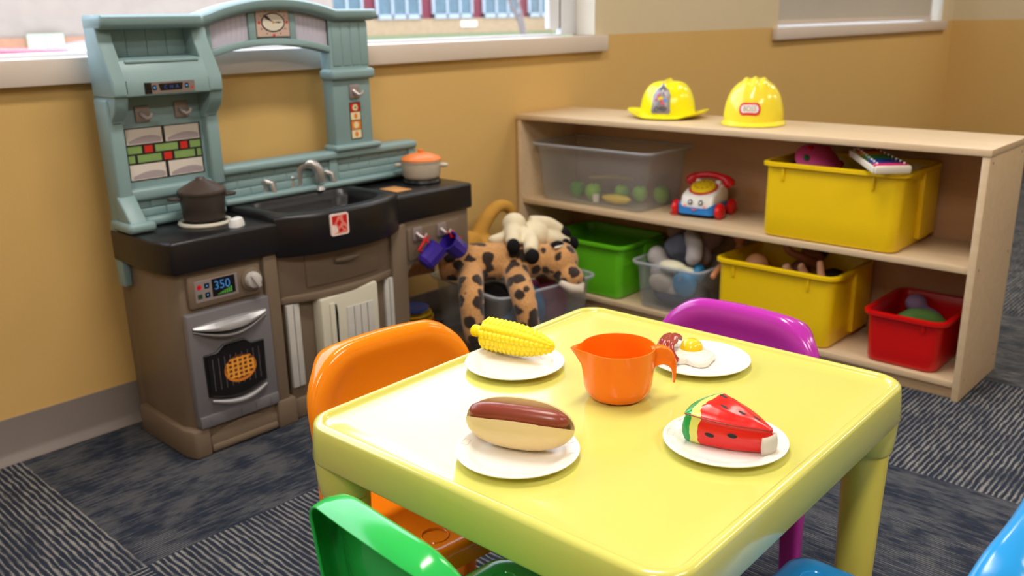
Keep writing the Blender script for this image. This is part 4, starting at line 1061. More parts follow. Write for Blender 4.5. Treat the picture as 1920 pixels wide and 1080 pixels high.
def hand(a, L_, wd, mi, fn):
    d_ = (cos(a), sin(a)*.72); p = (-sin(a), cos(a)); shape(mb, [(0, 0), (d_[0]*L_*.6+p[0]*wd, d_[1]*L_*.6+p[1]*wd), (d_[0]*L_, d_[1]*L_), (d_[0]*L_*.6-p[0]*wd, d_[1]*L_*.6-p[1]*wd)], fn, mi)
hand(radians(137), .044, .005, 4, g3); hand(radians(0), .030, .0022, 4, g3); shape(mb, circ(0, 0, .004, n=12), lambda u, v: (CK[0]+u, -.1283, CK[1]+v), 5)
mb.build('clock', [mat('clock_pink', (200, 172, 160), .5), INK, mat('clock_face', (216, 208, 194), .5), mat('clock_red', (190, 50, 36), .5), mat('clock_hand', (48, 22, 24), .5), mat('clock_hub', (200, 150, 90), .5)], TU, smooth=False)
# hooks
def hook(x, y, z, name='hook', s_=1.0, par=TU):
    mb = MB(); mb.box((x-.019*s_, y-.004, z-.021*s_), (x+.019*s_, y+.004, z+.021*s_), .003); h = mb.build(name+'_plate', PLUMG, par)
    mb = MB(); mb.tube([(x-.006, y-.003, z+.004), (x-.002, y-.012, z-.004), (x+.003, y-.022, z-.010), (x+.009, y-.028, z-.006), (x+.013, y-.030, z+.003)], [.0055, .005, .0045, .0045, .0035], 10); mb.build(name, mat('hook_silver', (196, 186, 186), .25, metal=.3), h)
hook(1.042, -.127, .857); hook(1.148, -.127, .861); hook(1.708, -.132, .868)
hook(1.735, -.360, .452, par=body); hook(1.835, -.360, .448, par=body)
# spice sticker
mb = MB(); f = lambda u, v: (1.708+u, -.1312, .780+v); g = lambda u, v: (1.708+u, -.1315, .780+v); g2 = lambda u, v: (1.708+u, -.1318, .780+v)
shape(mb, rect(-.021, -.056, .021, .056), f, 0)
for (z0, z1, mi) in ((.028, .053, 1), (.003, .026, 2), (-.026, .000, 3), (-.053, -.028, 2)): shape(mb, rect(-.018, z0, .018, z1), g, mi)
shape(mb, circ(0, .040, .010), g2, 2); shape(mb, circ(0, -.013, .010), g2, 2); shape(mb, circ(0, .0395, .004), lambda u, v: (1.708+u, -.1320, .780+v), 4); shape(mb, circ(.0, .014, .006, .008), g2, 3); shape(mb, circ(0, -.041, .006, .008), g2, 3)
mb.build('spice_sticker', [INK, mat('spice_red', (196, 30, 20), .4), mat('spice_cream', (232, 216, 176), .4), mat('spice_orange', (222, 130, 40), .4), mat('spice_green', (90, 150, 60), .4)], TU, smooth=False)
# burners, cooktop knob
mb = MB(); mb.lathe([(.058, 0), (.066, 0), (.068, .004), (.066, .009), (.060, .010), (.056, .006), (.056, 0)], 40, M=Matrix.Translation((1.128, -.222, CT1+.0005))); mb.build('burner_ring', CREAM, CTOP)
mb = MB(); mb.lathe([(0, 0), (.040, 0), (.040, .006), (0, .006)], 32, M=Matrix.Translation((1.128, -.222, CT1))); mb.build('burner_plate', BLACK, CTOP)
mb = MB(); Mq = Matrix.Translation((1.163, -.318, CT1)) @ Matrix.Rotation(.5, 4, 'Z'); mb.loft([rr(.048, .030, .014, 6, z=0), rr(.048, .030, .014, 6, z=.008), rr(.040, .022, .010, 6, z=.020), rr(.024, .010, .004, 6, z=.0235)], M=Mq); mb.build('cooktop_knob', mat('pale_knob', (222, 224, 226), .3), CTOP)
mb = MB(); mb.lathe([(0, 0), (.060, 0), (.062, .004), (.058, .012), (0, .012)], 40, M=Matrix.Translation((1.885, -.222, CT1+.003))); mb.build('burner_plate', BLACK, CTOP)
MB().box((1.715, -.300, CT1+.003), (1.775, -.215, CT1+.0042), .0004).build('recipe_sticker', mat('orange_paper', (214, 150, 84), .5, vary=.3, vscale=60), CTOP)
# step logo plate
lx, lz = 1.407, .549; yf = -.362-.062*(1-abs((lx-1.455)/.21)**2.6)
f = lambda u, v: (lx+u, yf-.0025+(u)*-.05, lz+v); g = lambda u, v: (lx+u, yf-.0029+u*-.05, lz+v); g2 = lambda u, v: (lx+u, yf-.0032+u*-.05, lz+v)
mb = MB(); mb.prism(rrect(lx-.029, lz-.030, lx+.029, lz+.030, .007), 1, yf-.002, yf+.004); shape(mb, rrect(-.029, -.030, .029, .030, .007), f, 0); shape(mb, rrect(-.024, -.025, .024, .025, .004), g, 2)
shape(mb, [(-.024, .024), (-.004, .024), (-.018, .001), (-.024, .001)], g2, 1); shape(mb, [(.010, .024), (.024, .024), (.024, -.004), (.012, .008)], g2, 1); shape(mb, [(-.010, .004), (.0, .014), (.006, .004), (-.004, -.006)], g2, 1); shape(mb, [(-.006, -.014), (.004, -.010), (.010, -.018), (-.002, -.022)], g2, 1); shape(mb, [(.006, -.006), (.018, -.008), (.020, -.018), (.012, -.012)], g2, 1); shape(mb, [(-.022, -.003), (-.012, -.001), (-.006, -.016), (-.010, -.023), (-.022, -.023)], g2, 0)
mb.build('logo_badge', [mat('badge_cream', (236, 214, 206), .35), mat('logo_red', (204, 26, 26), .35), mat('logo_pink', (226, 128, 116), .35)], CTOP, smooth=False)
# faucet
mb = MB(); FX, FY, FZ = 1.515, -.112, ZT+.006
mb.lathe([(0, 0), (.020, 0), (.020, .005), (.014, .010), (.013, .030), (0, .032)], 24, M=Matrix.Translation((FX-.045, FY, FZ)))
mb.lathe([(0, 0), (.016, 0), (.013, .008), (.011, .012), (0, .012)], 24, M=Matrix.Translation((FX+.035, FY-.03, FZ-.004)))
pts = [(FX-.020, FY+.004, FZ)]+[(FX-.020+.052*(1-cos(a))/2, FY-.0-.036*(1-cos(a))/2, FZ+.042+.036*sin(a)) for a in [pi*k/12 for k in range(13)]]+[(FX+.034, FY-.036, FZ+.022)]
mb.tube(pts, [.016]+[.0150]*13+[.013], 14); mb.ball((FX-.045, FY-.004, FZ+.040), (.010, .012, .009))
fa = mb.build('faucet_spout', CHROME, CTOP)
for x in (1.375, 1.585):
    mb = MB(); mb.lathe([(0, 0), (.018, 0), (.017, .006), (.0135, .010), (.0130, .034), (.016, .038), (.016, .046), (0, .048)], 20, M=Matrix.Translation((x, FY, FZ)))
    mb.tube([(x+.004, FY-.004, FZ+.041), (x+.018, FY-.018, FZ+.036), (x+.022, FY-.024, FZ+.008)], [.011, .010, .008], 12); mb.build('faucet_handle', CHROME, CTOP)

# ------------------------------------------------------------------ things on the kitchen
z0 = CT1+.0105
t = thing('toy_pot', 'dark brown toy pot with pointed lid on the left burner of the play kitchen', 'toy pot', (1.128, -.222, z0)); M = ROOT[t.name]
POT = mat('dark_pot_plastic', (62, 54, 50), .45, bump=.1)
MB().lathe([(0, 0), (.048, 0), (.052, .006), (.058, .070), (.061, .072), (.061, .076), (.056, .076), (.050, .008), (0, .006)], 40, M=M).build('pot_body', POT, t)
for sx in (-1, 1):
    mb = MB().prism([(sx*.055, -.018), (sx*.082, -.012), (sx*.088, 0), (sx*.082, .012), (sx*.055, .018)], 2, .058, .066, .003, M=M @ Matrix.Rotation(-.3, 4, 'Z'))
    mb.build('handle', POT, t)
mb = MB(); mb.lathe([(.061, .0765), (.060, .081), (.045, .090), (.022, .103), (.014, .106), (.010, .112), (0, .113)], 40, M=M); mb.build('lid', mat('dark_lid_plastic', (72, 60, 54), .4), t)
z0 = CT1+.0155
t = thing('toy_pot', 'beige toy pot with orange lid at the right end of the play kitchen', 'toy pot', (1.885, -.222, z0)); M = ROOT[t.name]
PB = mat('beige_pot_plastic', (196, 184, 168), .4)
MB().lathe([(0, 0), (.050, 0), (.056, .004), (.060, .012), (.062, .052), (.064, .054), (.064, .058), (.059, .058), (.056, .014), (0, .010)], 44, M=M).build('pot_body', PB, t)
for sx in (-1, 1):
    mb = MB(); a0 = 2.25 if sx < 0 else -.9
    d_ = Vector((cos(a0), sin(a0), 0)); mb.ball(d_*.071+Vector((0, 0, .042)), (.017, .010, .007), M=M, R=Euler((0, 0, a0)))
    mb.build('handle', PB, t)
ld = MB().lathe([(.0645, .0585), (.065, .062), (.060, .068), (.035, .078), (.008, .082), (0, .082)], 44, M=M).build('lid', mat('orange_lid', (238, 132, 66), .35), t)
MB().lathe([(.007, .081), (.009, .088), (.008, .092), (0, .093)], 20, M=M).build('lid_knob', MATS['orange_lid'], ld)

def mug(label, c, ax, hook_p):
    t = thing('toy_mug', label, 'toy mug', c, 0, 'purple blue toy mugs hanging under the counter'); 
    q = Vector((0, 0, 1)).rotation_difference(Vector(ax).normalized()).to_matrix().to_4x4(); M = Matrix.Translation(c) @ q
    P = mat('indigo_mug_plastic', (58, 38, 150), .25)
    mb = MB(); mb.lathe([(0, -.036), (.022, -.036), (.030, -.026), (.033, .030), (.035, .034), (.031, .034), (.028, -.022), (0, -.030)], 10, M=M); mb.build('mug_body', P, t, angle=25)
    # handle loop goes from the mug's side up over the hook
    up = (Vector(hook_p)-Vector(c)); side_ = up-Vector(ax).normalized()*up.dot(Vector(ax).normalized()); side_.normalize(); a = Vector(ax).normalized()
    b0 = Vector(c)+side_*.031-a*.012; b1 = Vector(c)+side_*.033+a*.022; top = Vector(hook_p)
    pts = [b0, b0+side_*.010-a*.004, top-a*.012-side_*.006, top+side_*.006, top+a*.010-side_*.004, b1+side_*.010, b1]
    mb = MB(); mb.tube(pts, .0042, 10); mb.build('handle', mat('red_handle_plastic', (206, 20, 40), .3), t)
mug('purple blue toy mug with red handle on the left hook, hanging lower', (1.751, -.402, .387), (.62, -.1, .50), (1.744, -.386, .443))
mug('purple blue toy mug with red handle on the right hook, next to the kitchen end', (1.853, -.398, .395), (-.50, .05, .45), (1.843, -.386, .438))

# plates stacked in the niche
nz0 = .0625
cols = [((70, 120, 70), 'green'), ((232, 96, 30), 'orange'), ((226, 178, 20), 'yellow'), ((238, 196, 40), 'bright yellow')]
z = nz0
for i, (c, nm) in enumerate(cols):
    r_ = (.070, .070, .068, .062)[i]; h = (.014, .016, .022, .018)[i]
    o = single(MB().lathe([(0, 0), (r_*.7, 0), (r_, h*.6), (r_*1.02, h), (r_*.96, h), (r_*.68, .004), (0, .004)], 36, M=Matrix.Translation((1.875, -.155, z))), 'toy_dish',
        mat('dish_%s' % nm.replace(' ', '_'), c, .3), '%s toy dish, %s of the stack in the kitchen niche' % (nm, ['at the bottom', 'second from bottom', 'third from bottom', 'under the blue one'][i]), 'toy dish', org=(1.875, -.155, z), group='toy dishes stacked in the kitchen niche')
    z += h*.62+.004
single(MB().lathe([(0, 0), (.046, 0), (.054, .004), (.056, .010), (.052, .010), (.044, .005), (0, .004)], 36, M=Matrix.Translation((1.872, -.158, z+.010))), 'toy_dish', mat('dish_blue', (34, 88, 200), .25), 'glossy blue toy dish on top of the stack in the kitchen niche', 'toy dish', org=(1.872, -.158, z+.010), group='toy dishes stacked in the kitchen niche')

# ------------------------------------------------------------------ toy telephone
ph = Vector((2.745, -.745, .3935)); az = atan2(-.12, -.99)+pi/2
t = thing('toy_telephone', 'white and blue toy rotary telephone on red wheels in the middle shelf', 'toy telephone', ph, az); M = ROOT[t.name]   # front is -y
mb = MB()
prof = [(-.062, .020), (-.064, .030), (-.050, .066), (-.042, .072), (.020, .094), (.040, .094), (.058, .070), (.062, .022)]
mb.prism(prof, 0, -.050, .050, .012, M=M, seg=3); body = mb.build('phone_body', WHITE, t)
mb = MB(); rg = []
N_ = 32
for (off, zf) in ((.003, 0), (.0035, 1), (0, 1.0)):
    ring = []
    for p in rr(.106+2*off, .130+2*off, .02, 7):
        zz = .012 if zf == 0 else .028+.007*cos(p[0]*110)*(1 if p[1] < 0 else .4)+.010*(abs(p[0]) > .03)*(p[1] < .06)
        ring.append((p[0], p[1], zz))
    rg.append(ring)
mb.loft(rg, True, False, M=M); mb.build('blue_base', BLUE, t)
MB().box((-.045, -.058, .008), (.045, .058, .014), .003, M=M).build('chassis', BLACK, t)
sl = Matrix.Translation((0, -.010, .0855)) @ Matrix.Rotation(radians(20), 4, 'X')
mb = MB(); mb.lathe([(0, 0), (.034, 0), (.036, .003), (.033, .010), (.012, .012), (0, .012)], 32, M=M @ sl)
dl = mb.build('dial', YELP, t)
mb = MB()
for k in range(10):
    a = 2*pi*k/10; mb.lathe([(0, .011), (.0045, .011), (.0045, .0125), (0, .0125)], 12, M=M @ sl @ Matrix.Translation((.023*cos(a), .023*sin(a), 0)))
mb.build('finger_holes', mat('dial_amber', (214, 160, 30), .4), dl)
MB().lathe([(0, -.002), (.041, -.002), (.042, .001), (0, .001)], 32, M=M @ sl).build('dial_ring', [mat('dial_ring_multicolour', (210, 60, 60), .35)], t)
# face plane on the sloped front
fn = lambda off: (lambda u, v: M @ Vector((u, -.0645+(v)*.39-off, .040+v*.92)))
mb = MB()
for sx in (-1, 1):
    shape(mb, circ(sx*.016, .010, .0065, .0085, 20), fn(.0016), 0); shape(mb, circ(sx*.016, .010, .0030, .004, 14), fn(.0022), 1); shape(mb, circ(sx*.030, -.003, .005, .004, 14), fn(.0016), 2)
shape(mb, [(-.012, -.008), (0, -.012), (.012, -.008), (.008, -.012), (0, -.0165), (-.008, -.012)], fn(.0018), 3)
mb.build('painted_face', [INK, WHITE, mat('cheek_pink', (238, 130, 120), .4), RED], t, smooth=False)
for (sx, sy) in ((-1, -1), (1, -1), (-1, 1), (1, 1)):
    Mw = M @ Matrix.Translation((sx*.066, sy*.042, .024)) @ Matrix.Rotation(pi/2, 4, 'Y'); rw = .024 if sy < 0 else .024
    wh = MB().lathe([(0, -.009), (rw*.8, -.009), (rw, -.005), (rw, .005), (rw*.8, .010), (0, .012)], 32, M=Mw).build('wheel', RED, t)
hz = .100
mb = MB(); pts = []; rd = []
for k in range(21):
    s_ = -1+2*k/20; pts.append((.066*s_, .036, hz+.020*(1-s_*s_)-.016*max(0, abs(s_)-.75)*3)); rd.append(.0105+.010*max(0, abs(s_)-.55)/.45)
rd[0] = rd[-1] = .012
mb.tube(pts, rd, 16, M=M); mb.build('handset', RED, t)
mb = MB()
for sx in (-1, 1): mb.box((sx*.030-.008, .018, .090), (sx*.030+.008, .046, .106), .004, M=M)
mb.build('handset_cradle', WHITE, t)
mb = MB(); mb.tube([(-.056, -.060, .004), (-.075, -.058, .003), (-.086, -.045, .003), (-.080, -.030, .003), (-.064, -.028, .003)], .002, 8, M=M); mb.build('pull_cord', mat('red_cord', (200, 60, 50), .7), t)

[o for o in COL.objects if o.name == 'toy_telephone'][0].scale = (1.22, 1.22, 1.12)

# ------------------------------------------------------------------ contents of bins
def toyball(name, label, c, r, m, group=None): return single(MB().ball(c, r, u=28, v=18), name, m, label, 'toy food' if 'fruit' in name or 'apple' in name else 'toy', org=c, group=group)
zf = .3935+.0095
APG = mat('toy_apple_green', (140, 196, 70), .4, vary=.2, vscale=20); APD = mat('toy_lime_dark', (70, 150, 50), .4)
fr = [((2.690, -.215), .030, APD, 'dark green toy apple at the left of the clear bin'), ((2.680, -.300), .031, APG, 'light green toy apple in the clear bin, second from left'), ((2.745, -.385), .028, APG, 'light green toy apple behind the banana in the clear bin'), ((2.760, -.460), .029, APG, 'light green toy apple in the clear bin, second from right'), ((2.790, -.545), .030, APG, 'pale green toy apple at the right end of the clear bin')]
for (xy, r, m, lb) in fr:
    if xy[1] < -.54: xy = (xy[0], -.535)
    t = thing('toy_apple', lb, 'toy food', (xy[0], xy[1], zf), 0, 'green play fruit in the clear bin'); Mf = ROOT[t.name]
    MB().lathe([(0, .003), (r*.5, 0), (r*.9, r*.5), (r*1.02, r*1.1), (r*.85, r*1.7), (r*.4, r*1.95), (0, r*1.8)], 28, M=Mf).build('fruit', m, t)
    MB().tube([(0, 0, r*1.8), (.002, 0, r*2.15)], .002, 8, M=Mf).build('stem', mat('fruit_stem', (90, 70, 40), .7), t)
bn = MB(); bn.tube([(2.668, -.355, zf+.018), (2.668, -.380, zf+.016), (2.668, -.420, zf+.016), (2.670, -.460, zf+.018), (2.672, -.478, zf+.020)], [.006, .015, .019, .014, .005], 16)
single(bn, 'toy_banana', mat('toy_banana_yellow', (236, 204, 70), .35), 'yellow toy banana lying at the front of the clear bin', 'toy food', org=(2.67, -.42, zf))
single(MB().lathe([(0, 0), (.012, 0), (.0135, .028), (.011, .028), (.010, .003), (0, .003)], 24, M=Matrix.Translation((2.650, -.335, zf))), 'toy_cup', WHITE, 'tiny white toy cup in front of the green apples in the clear bin', 'toy cup', org=(2.65, -.335, zf))
single(MB().tube([(2.72, -.25, zf+.074), (2.76, -.33, zf+.080), (2.78, -.42, zf+.078)], [.010, .017, .009], 12, flat=.5), 'toy_leaf', mat('toy_leaf_tan', (170, 150, 100), .6), 'flat tan toy leaf piece lying over the green apples', 'toy food', org=(2.76, -.33, zf+.07))

def blob(name, label, cat, parts, m, org, vox=.005, group=None, par=None):
    """one continuous plush body grown from overlapping balls and limbs"""
    mb = MB()
    for p in parts:
        if p[0] == 'b': mb.ball(p[1], p[2], u=18, v=12)
        else: mb.tube(dens(p[1], 3), [p[2][min(int(i/3), len(p[2])-1)]+(p[2][min(int(i/3)+1, len(p[2])-1)]-p[2][min(int(i/3), len(p[2])-1)])*(i % 3)/3 for i in range((len(p[1])-1)*3+1)], 12)
    if par: return mb.build(name, m, par, remesh=vox)
    return single(mb, name, m, label, cat, org=org, group=group, remesh=vox)

# plush pile on the floor bin
LC = Vector((2.2, -.36, .20))
t = thing('leopard_plush', 'spotted leopard plush draped over the clear floor bin, head to the right', 'soft toy', LC)
blob('plush_body', '', '', [
    ('t', [(2.02, -.235, .272), (2.10, -.32, .280), (2.20, -.405, .276), (2.30, -.46, .268)], [.056, .066, .066, .058]),
    ('b', (2.325, -.500, .268), (.074, .074, .068)), ('b', (2.315, -.565, .225), (.044, .050, .040)), ('b', (2.37, -.45, .30), .030),
    ('t', [(2.06, -.34, .262), (1.985, -.42, .20), (1.970, -.44, .12), (1.975, -.45, .065)], [.046, .042, .038, .036]),
    ('t', [(2.17, -.44, .255), (2.10, -.545, .20), (2.090, -.575, .12), (2.095, -.58, .055)], [.046, .042, .036, .036]),
    ('t', [(2.02, -.20, .27), (1.97, -.14, .25), (1.93, -.12, .24)], [.032, .026, .024])], LEO, None, .006, par=t)
mz = MB(); mz.tube([(2.262, -.565, .215), (2.290, -.590, .195), (2.318, -.602, .188), (2.345, -.590, .196)], [.010, .019, .021, .012], 12); mz.build('muzzle', mat('white_plush', (226, 214, 200), .95, bump=.9, bscale=220), t)
mz = MB(); mz.ball((2.350, -.590, .214), (.010, .008, .008)); mz.build('nose', BLK_F, t)
for (p, r_) in (((2.300, -.520, .334), (.026, .014, .012)), ((2.370, -.500, .320), (.018, .012, .018))):
    e_ = MB().ball(p, r_).build('ear', BLK_F, t); MB().ball((p[0]-.005, p[1]-.012, p[2]-.006), (r_[0]*.9, .006, .005)).build('inner_ear', MATS['white_plush'], e_)
# cream plush with black paws
t = thing('cream_plush', 'cream soft toy with black paws lying on its back on the leopard plush', 'soft toy', (2.25, -.33, .31))
blob('plush_body', '', '', [
    ('b', (2.275, -.350, .345), (.058, .056, .050)), ('b', (2.205, -.325, .392), (.042, .044, .042)), ('b', (2.200, -.365, .352), (.042, .040, .038)),
    ('t', [(2.275, -.335, .385), (2.330, -.365, .378), (2.366, -.398, .350)], [.028, .027, .023]),
    ('t', [(2.28, -.370, .340), (2.34, -.405, .325), (2.378, -.420, .312)], [.028, .025, .021]),
    ('t', [(2.18, -.345, .372), (2.145, -.375, .362), (2.120, -.395, .350)], [.034, .028, .024]),
    ('t', [(2.21, -.385, .350), (2.175, -.430, .345), (2.140, -.458, .328)], [.034, .027, .024]),
    ('t', [(2.17, -.32, .352), (2.12, -.310, .352), (2.105, -.305, .362)], [.026, .018, .012])], CRM_F, None, .005, par=t)
for p, r_ in (((2.110, -.408, .346), (.024, .022, .027)), ((2.130, -.474, .318), (.027, .022, .026)), ((2.376, -.410, .338), (.020, .022, .026)), ((2.396, -.432, .306), (.018, .020, .023))):
    MB().ball(p, r_).build('paw', BLK_F, t)
# golden plush behind
blob('golden_plush', 'golden brown soft toy curled behind the cream plush against the wall', 'soft toy', [
    ('b', (2.12, -.17, .33), (.062, .050, .050)), ('b', (2.06, -.16, .31), (.045, .04, .04)),
    ('t', [(2.19, -.15, .34), (2.235, -.155, .40), (2.285, -.165, .440), (2.335, -.175, .430), (2.350, -.18, .39)], [.030, .028, .024, .022, .018]),
    ('b', (2.20, -.18, .29), (.08, .06, .06))], GOLD_F, (2.15, -.16, .3), .006)
blob('brown_plush', 'reddish brown soft toy at the right edge of the clear floor bin', 'soft toy', [('b', (2.400, -.425, .255), (.042, .045, .045)), ('b', (2.385, -.39, .20), (.05, .05, .05))], mat('rust_plush', (160, 94, 46), .95, bump=.9, bscale=220, vary=.2, vscale=30), (2.4, -.42, .2), .006)
# things inside the floor bin
MOVE = {'leopard_plush': (-.045, .045, .002), 'cream_plush': (0, 0, 0), 'golden_plush': (.01, .005, -.02), 'brown_plush': (-.04, .04, 0), 'blue_cushion': (-.04, .04, 0), 'magenta_cushion': (-.04, .04, 0), 'dark_cushion': (-.04, .04, 0), 'toy_baby_bottle': (-.04, .04, 0)}
blob('blue_cushion', 'blue soft toy pressed against the inside of the clear floor bin', 'soft toy', [('b', (2.235, -.435, .105), (.060, .060, .090)), ('b', (2.19, -.40, .06), (.05, .05, .05))], mat('mid_blue_fabric', (44, 110, 160), .8), (2.23, -.43, .01), .007)
blob('magenta_cushion', 'dark pink soft toy inside the right side of the clear floor bin', 'soft toy', [('b', (2.365, -.425, .095), (.062, .060, .080)), ('b', (2.39, -.34, .09), (.05, .06, .07))], mat('magenta_fabric', (150, 62, 110), .8), (2.36, -.42, .01), .007)
blob('dark_cushion', 'black soft toy filling the left side of the clear floor bin', 'soft toy', [('b', (2.175, -.31, .100), (.055, .10, .085)), ('b', (2.24, -.27, .095), (.07, .08, .075))], mat('charcoal_fabric', (40, 36, 40), .95), (2.12, -.3, .01), .007)
t = thing('toy_baby_bottle', 'toy baby bottle with white cap hanging between the leopard plush legs', 'toy bottle', (2.165, -.455, .075)); M = ROOT[t.name]
MB().lathe([(0, 0), (.020, 0), (.022, .006), (.022, .070), (.019, .076), (0, .076)], 24, M=M).build('bottle_body', CLEAR, t)
MB().lathe([(0, .076), (.024, .076), (.024, .086), (.012, .088), (.019, .096), (.016, .112), (0, .118)], 24, M=M).build('cap', WHITE, t)
t2_ = MB().lathe([(0, .004), (.018, .004), (.018, .055), (0, .055)], 20, M=M).build('contents', mat('bottle_print', (120, 76, 60), .5, vary=.4, vscale=60), t)

# soft toys in the small clear bin
zb = .0565+.005
blob('grey_plush', 'grey and white soft toy drooping over the small clear bin', 'soft toy', [('b', (2.655, -.615, .235), (.040, .036, .040)), ('b', (2.66, -.64, .185), (.048, .050, .05)), ('t', [(2.70, -.72, .32), (2.66, -.765, .30), (2.64, -.775, .262), (2.64, -.755, .245)], [.030, .030, .030, .020])], GREY_F, (2.66, -.64, .2), .006)
blob('navy_plush', 'dark blue soft toy on top of the small clear bin', 'soft toy', [('t', [(2.66, -.655, .262), (2.68, -.70, .290), (2.70, -.745, .275)], [.030, .045, .032]), ('b', (2.71, -.68, .25), (.05, .06, .05))], mat('slate_fabric', (92, 96, 116), .9, vary=.2, vscale=20), (2.68, -.7, .25), .006)
blob('ivory_cloth', 'ivory cloth piece folded in the small clear bin', 'cloth', [('b', (2.625, -.700, .218), (.034, .055, .022)), ('b', (2.64, -.755, .20), (.026, .035, .024))], mat('ivory_cloth', (224, 218, 190), .8), (2.63, -.7, .2), .005)
blob('blue_toy_bowl', 'blue toy piece inside the right side of the small clear bin', 'toy', [('b', (2.620, -.755, .165), (.030, .048, .050)), ('b', (2.66, -.785, .20), (.030, .022, .036))], mat('sea_blue_fabric', (40, 130, 180), .5), (2.62, -.75, .1), .005)
blob('beige_plush', 'beige soft toy inside the front of the small clear bin', 'soft toy', [('b', (2.632, -.655, .150), (.034, .055, .040)), ('b', (2.640, -.70, .125), (.030, .040, .026))], mat('beige_fabric', (186, 172, 158), .95, bump=.8, bscale=200), (2.62, -.65, .1), .005)
blob('navy_cloth', 'dark navy cloth at the bottom of the small clear bin', 'cloth', [('b', (2.70, -.695, .100), (.105, .105, .036))], NAVY, (2.7, -.69, zb), .006)
blob('pinkish_plush', 'dim pinkish grey soft toy at the back above the small clear bin', 'soft toy', [('b', (2.78, -.64, .315), (.06, .06, .045)), ('b', (2.79, -.74, .305), (.06, .06, .05)), ('b', (2.755, -.70, .235), (.045, .08, .05))], mat('dusky_pink_fabric', (150, 122, 120), .95, vary=.2), (2.78, -.68, .2), .006)

# dolls
HAIR = mat('doll_dark_hair', (34, 24, 22), .8, bump=.8, bscale=150)
def doll(label, head, hr, limbs, m, hairc=None, group=None):
    t = thing('baby_doll', label, 'doll', head, 0, group)
    parts = [('b', head, hr)]+[('t', l[0], l[1]) for l in limbs]
    blob('doll_body', '', '', parts, m, None, .004, par=t)
    if hairc: MB().ball((head[0]+.012, head[1], head[2]+.014), tuple(q*1.06 for q in hr)).build('hair', hairc, t)
    return t
doll('brown haired doll standing between the small clear bin and the yellow bin, arm stretched right', (2.800, -.864, .322), (.028, .026, .032), [([(2.80, -.865, .29), (2.80, -.866, .18), (2.80, -.868, .085)], [.017, .017, .017]), ([(2.785, -.864, .262), (2.70, -.864, .245), (2.640, -.866, .225), (2.600, -.875, .214)], [.013, .012, .011, .010]), ([(2.79, -.864, .10), (2.70, -.862, .095), (2.62, -.863, .11)], [.016, .015, .014])], mat('tan_doll_skin', (206, 138, 96), .5), HAIR)
doll('pink skinned baby doll with both feet up in the lower yellow bin', (2.78, -1.215, .205), (.045, .045, .042), [([(2.74, -1.19, .19), (2.70, -1.15, .21), (2.655, -1.12, .235)], [.045, .05, .03]), ([(2.70, -1.15, .22), (2.665, -1.125, .255), (2.650, -1.112, .290)], [.022, .017, .013]), ([(2.70, -1.18, .22), (2.665, -1.175, .262), (2.650, -1.165, .292), (2.645, -1.176, .296)], [.022, .016, .012, .010]), ([(2.74, -1.25, .20), (2.68, -1.245, .225), (2.645, -1.240, .262), (2.64, -1.230, .325)], [.022, .017, .014, .010])], SKIN, HAIR, group=None)
doll('peach skinned baby doll at the left end of the lower yellow bin', (2.700, -.985, .252), (.040, .042, .045), [([(2.72, -1.00, .22), (2.74, -1.06, .19)], [.035, .045])], mat('peach_doll_skin', (224, 160, 112), .5))
doll('brown skinned doll with dark hair at the back of the lower yellow bin', (2.835, -1.12, .285), (.040, .040, .040), [([(2.83, -1.10, .25), (2.83, -1.05, .20)], [.03, .035]), ([(2.78, -1.16, .27), (2.72, -1.135, .305), (2.70, -1.10, .320), (2.70, -1.085, .345)], [.018, .015, .013, .012])], SKIN2, HAIR)

# upper yellow bin: pink bowl, xylophone, filler toys
t = thing('pink_toy_hat', 'pink strawberry patterned toy dome leaning in the upper yellow bin', 'toy', (2.73, -1.16, .60)); 
Mp = Matrix.Translation((2.735, -1.165, .618)) @ Euler((radians(38), radians(-22), 0)).to_matrix().to_4x4()
MB().lathe([(0, .035), (.030, .032), (.055, .020), (.075, .0), (.082, -.012), (.080, -.014), (.072, -.002), (.05, .016), (0, .030)], 40, M=Mp).build('dome', mat('pink_dotted_plastic', (232, 84, 150), .35), t)
for (a, r_, c) in ((.2, .045, 0), (1.6, .05, 0), (3.3, .06, 0), (4.4, .05, 1), (5.3, .06, 0), (2.4, .060, 1)):
    z_ = .026-.4*(r_-.04)-.002; MB().ball((r_*cos(a), r_*sin(a), z_), (.013, .011, .006), M=Mp).build('printed_berry', [RED, mat('leaf_print_green', (40, 110, 60), .5)][c], t)
t = thing('toy_xylophone', 'white toy xylophone with rainbow bars resting across the rim of the upper yellow bin', 'toy xylophone', (2.628, -1.385, .635))
Mx = Matrix.Translation((2.628, -1.385, .658)) @ Matrix.Rotation(radians(44), 4, 'Z') @ Matrix.Rotation(radians(-6), 4, 'Y') @ Matrix.Diagonal((.88, .85, .95, 1))
fb = MB(); fb.box((-.125, -.060, -.014), (-.110, .060, .010), .005, M=Mx); fb.box((.110, -.042, -.014), (.125, .042, .010), .005, M=Mx); fb.box((-.115, -.060, -.014), (.115, -.052, .006), .003, M=Mx @ Matrix.Rotation(radians(2), 4, 'Z')); fb.box((-.115, .052, -.014), (.115, .060, .006), .003, M=Mx @ Matrix.Rotation(radians(-2), 4, 'Z'))
fb.build('frame', mat('xylophone_white', (230, 220, 204), .3), t)
for k, c in enumerate(((232, 60, 130), (40, 50, 130), (30, 60, 150), (30, 120, 80), (60, 150, 60), (210, 150, 30), (220, 100, 30), (190, 30, 30))):
    x = -.095+k*.0265; L_ = .056-.002*k; nb = MB().box((x-.0105, -L_, .0065), (x+.0105, L_, .0105), .0012, M=Mx).build('tone_bar', mat('bar_colour_%s' % 'abcdefgh'[k], c, .25, metal=.2), t)
    for sy in (-1, 1): MB().ball((x, sy*(L_-.010), .0125), (.0042, .0042, .0035), M=Mx, u=10, v=6).build('bar_pin', WHITE, nb)
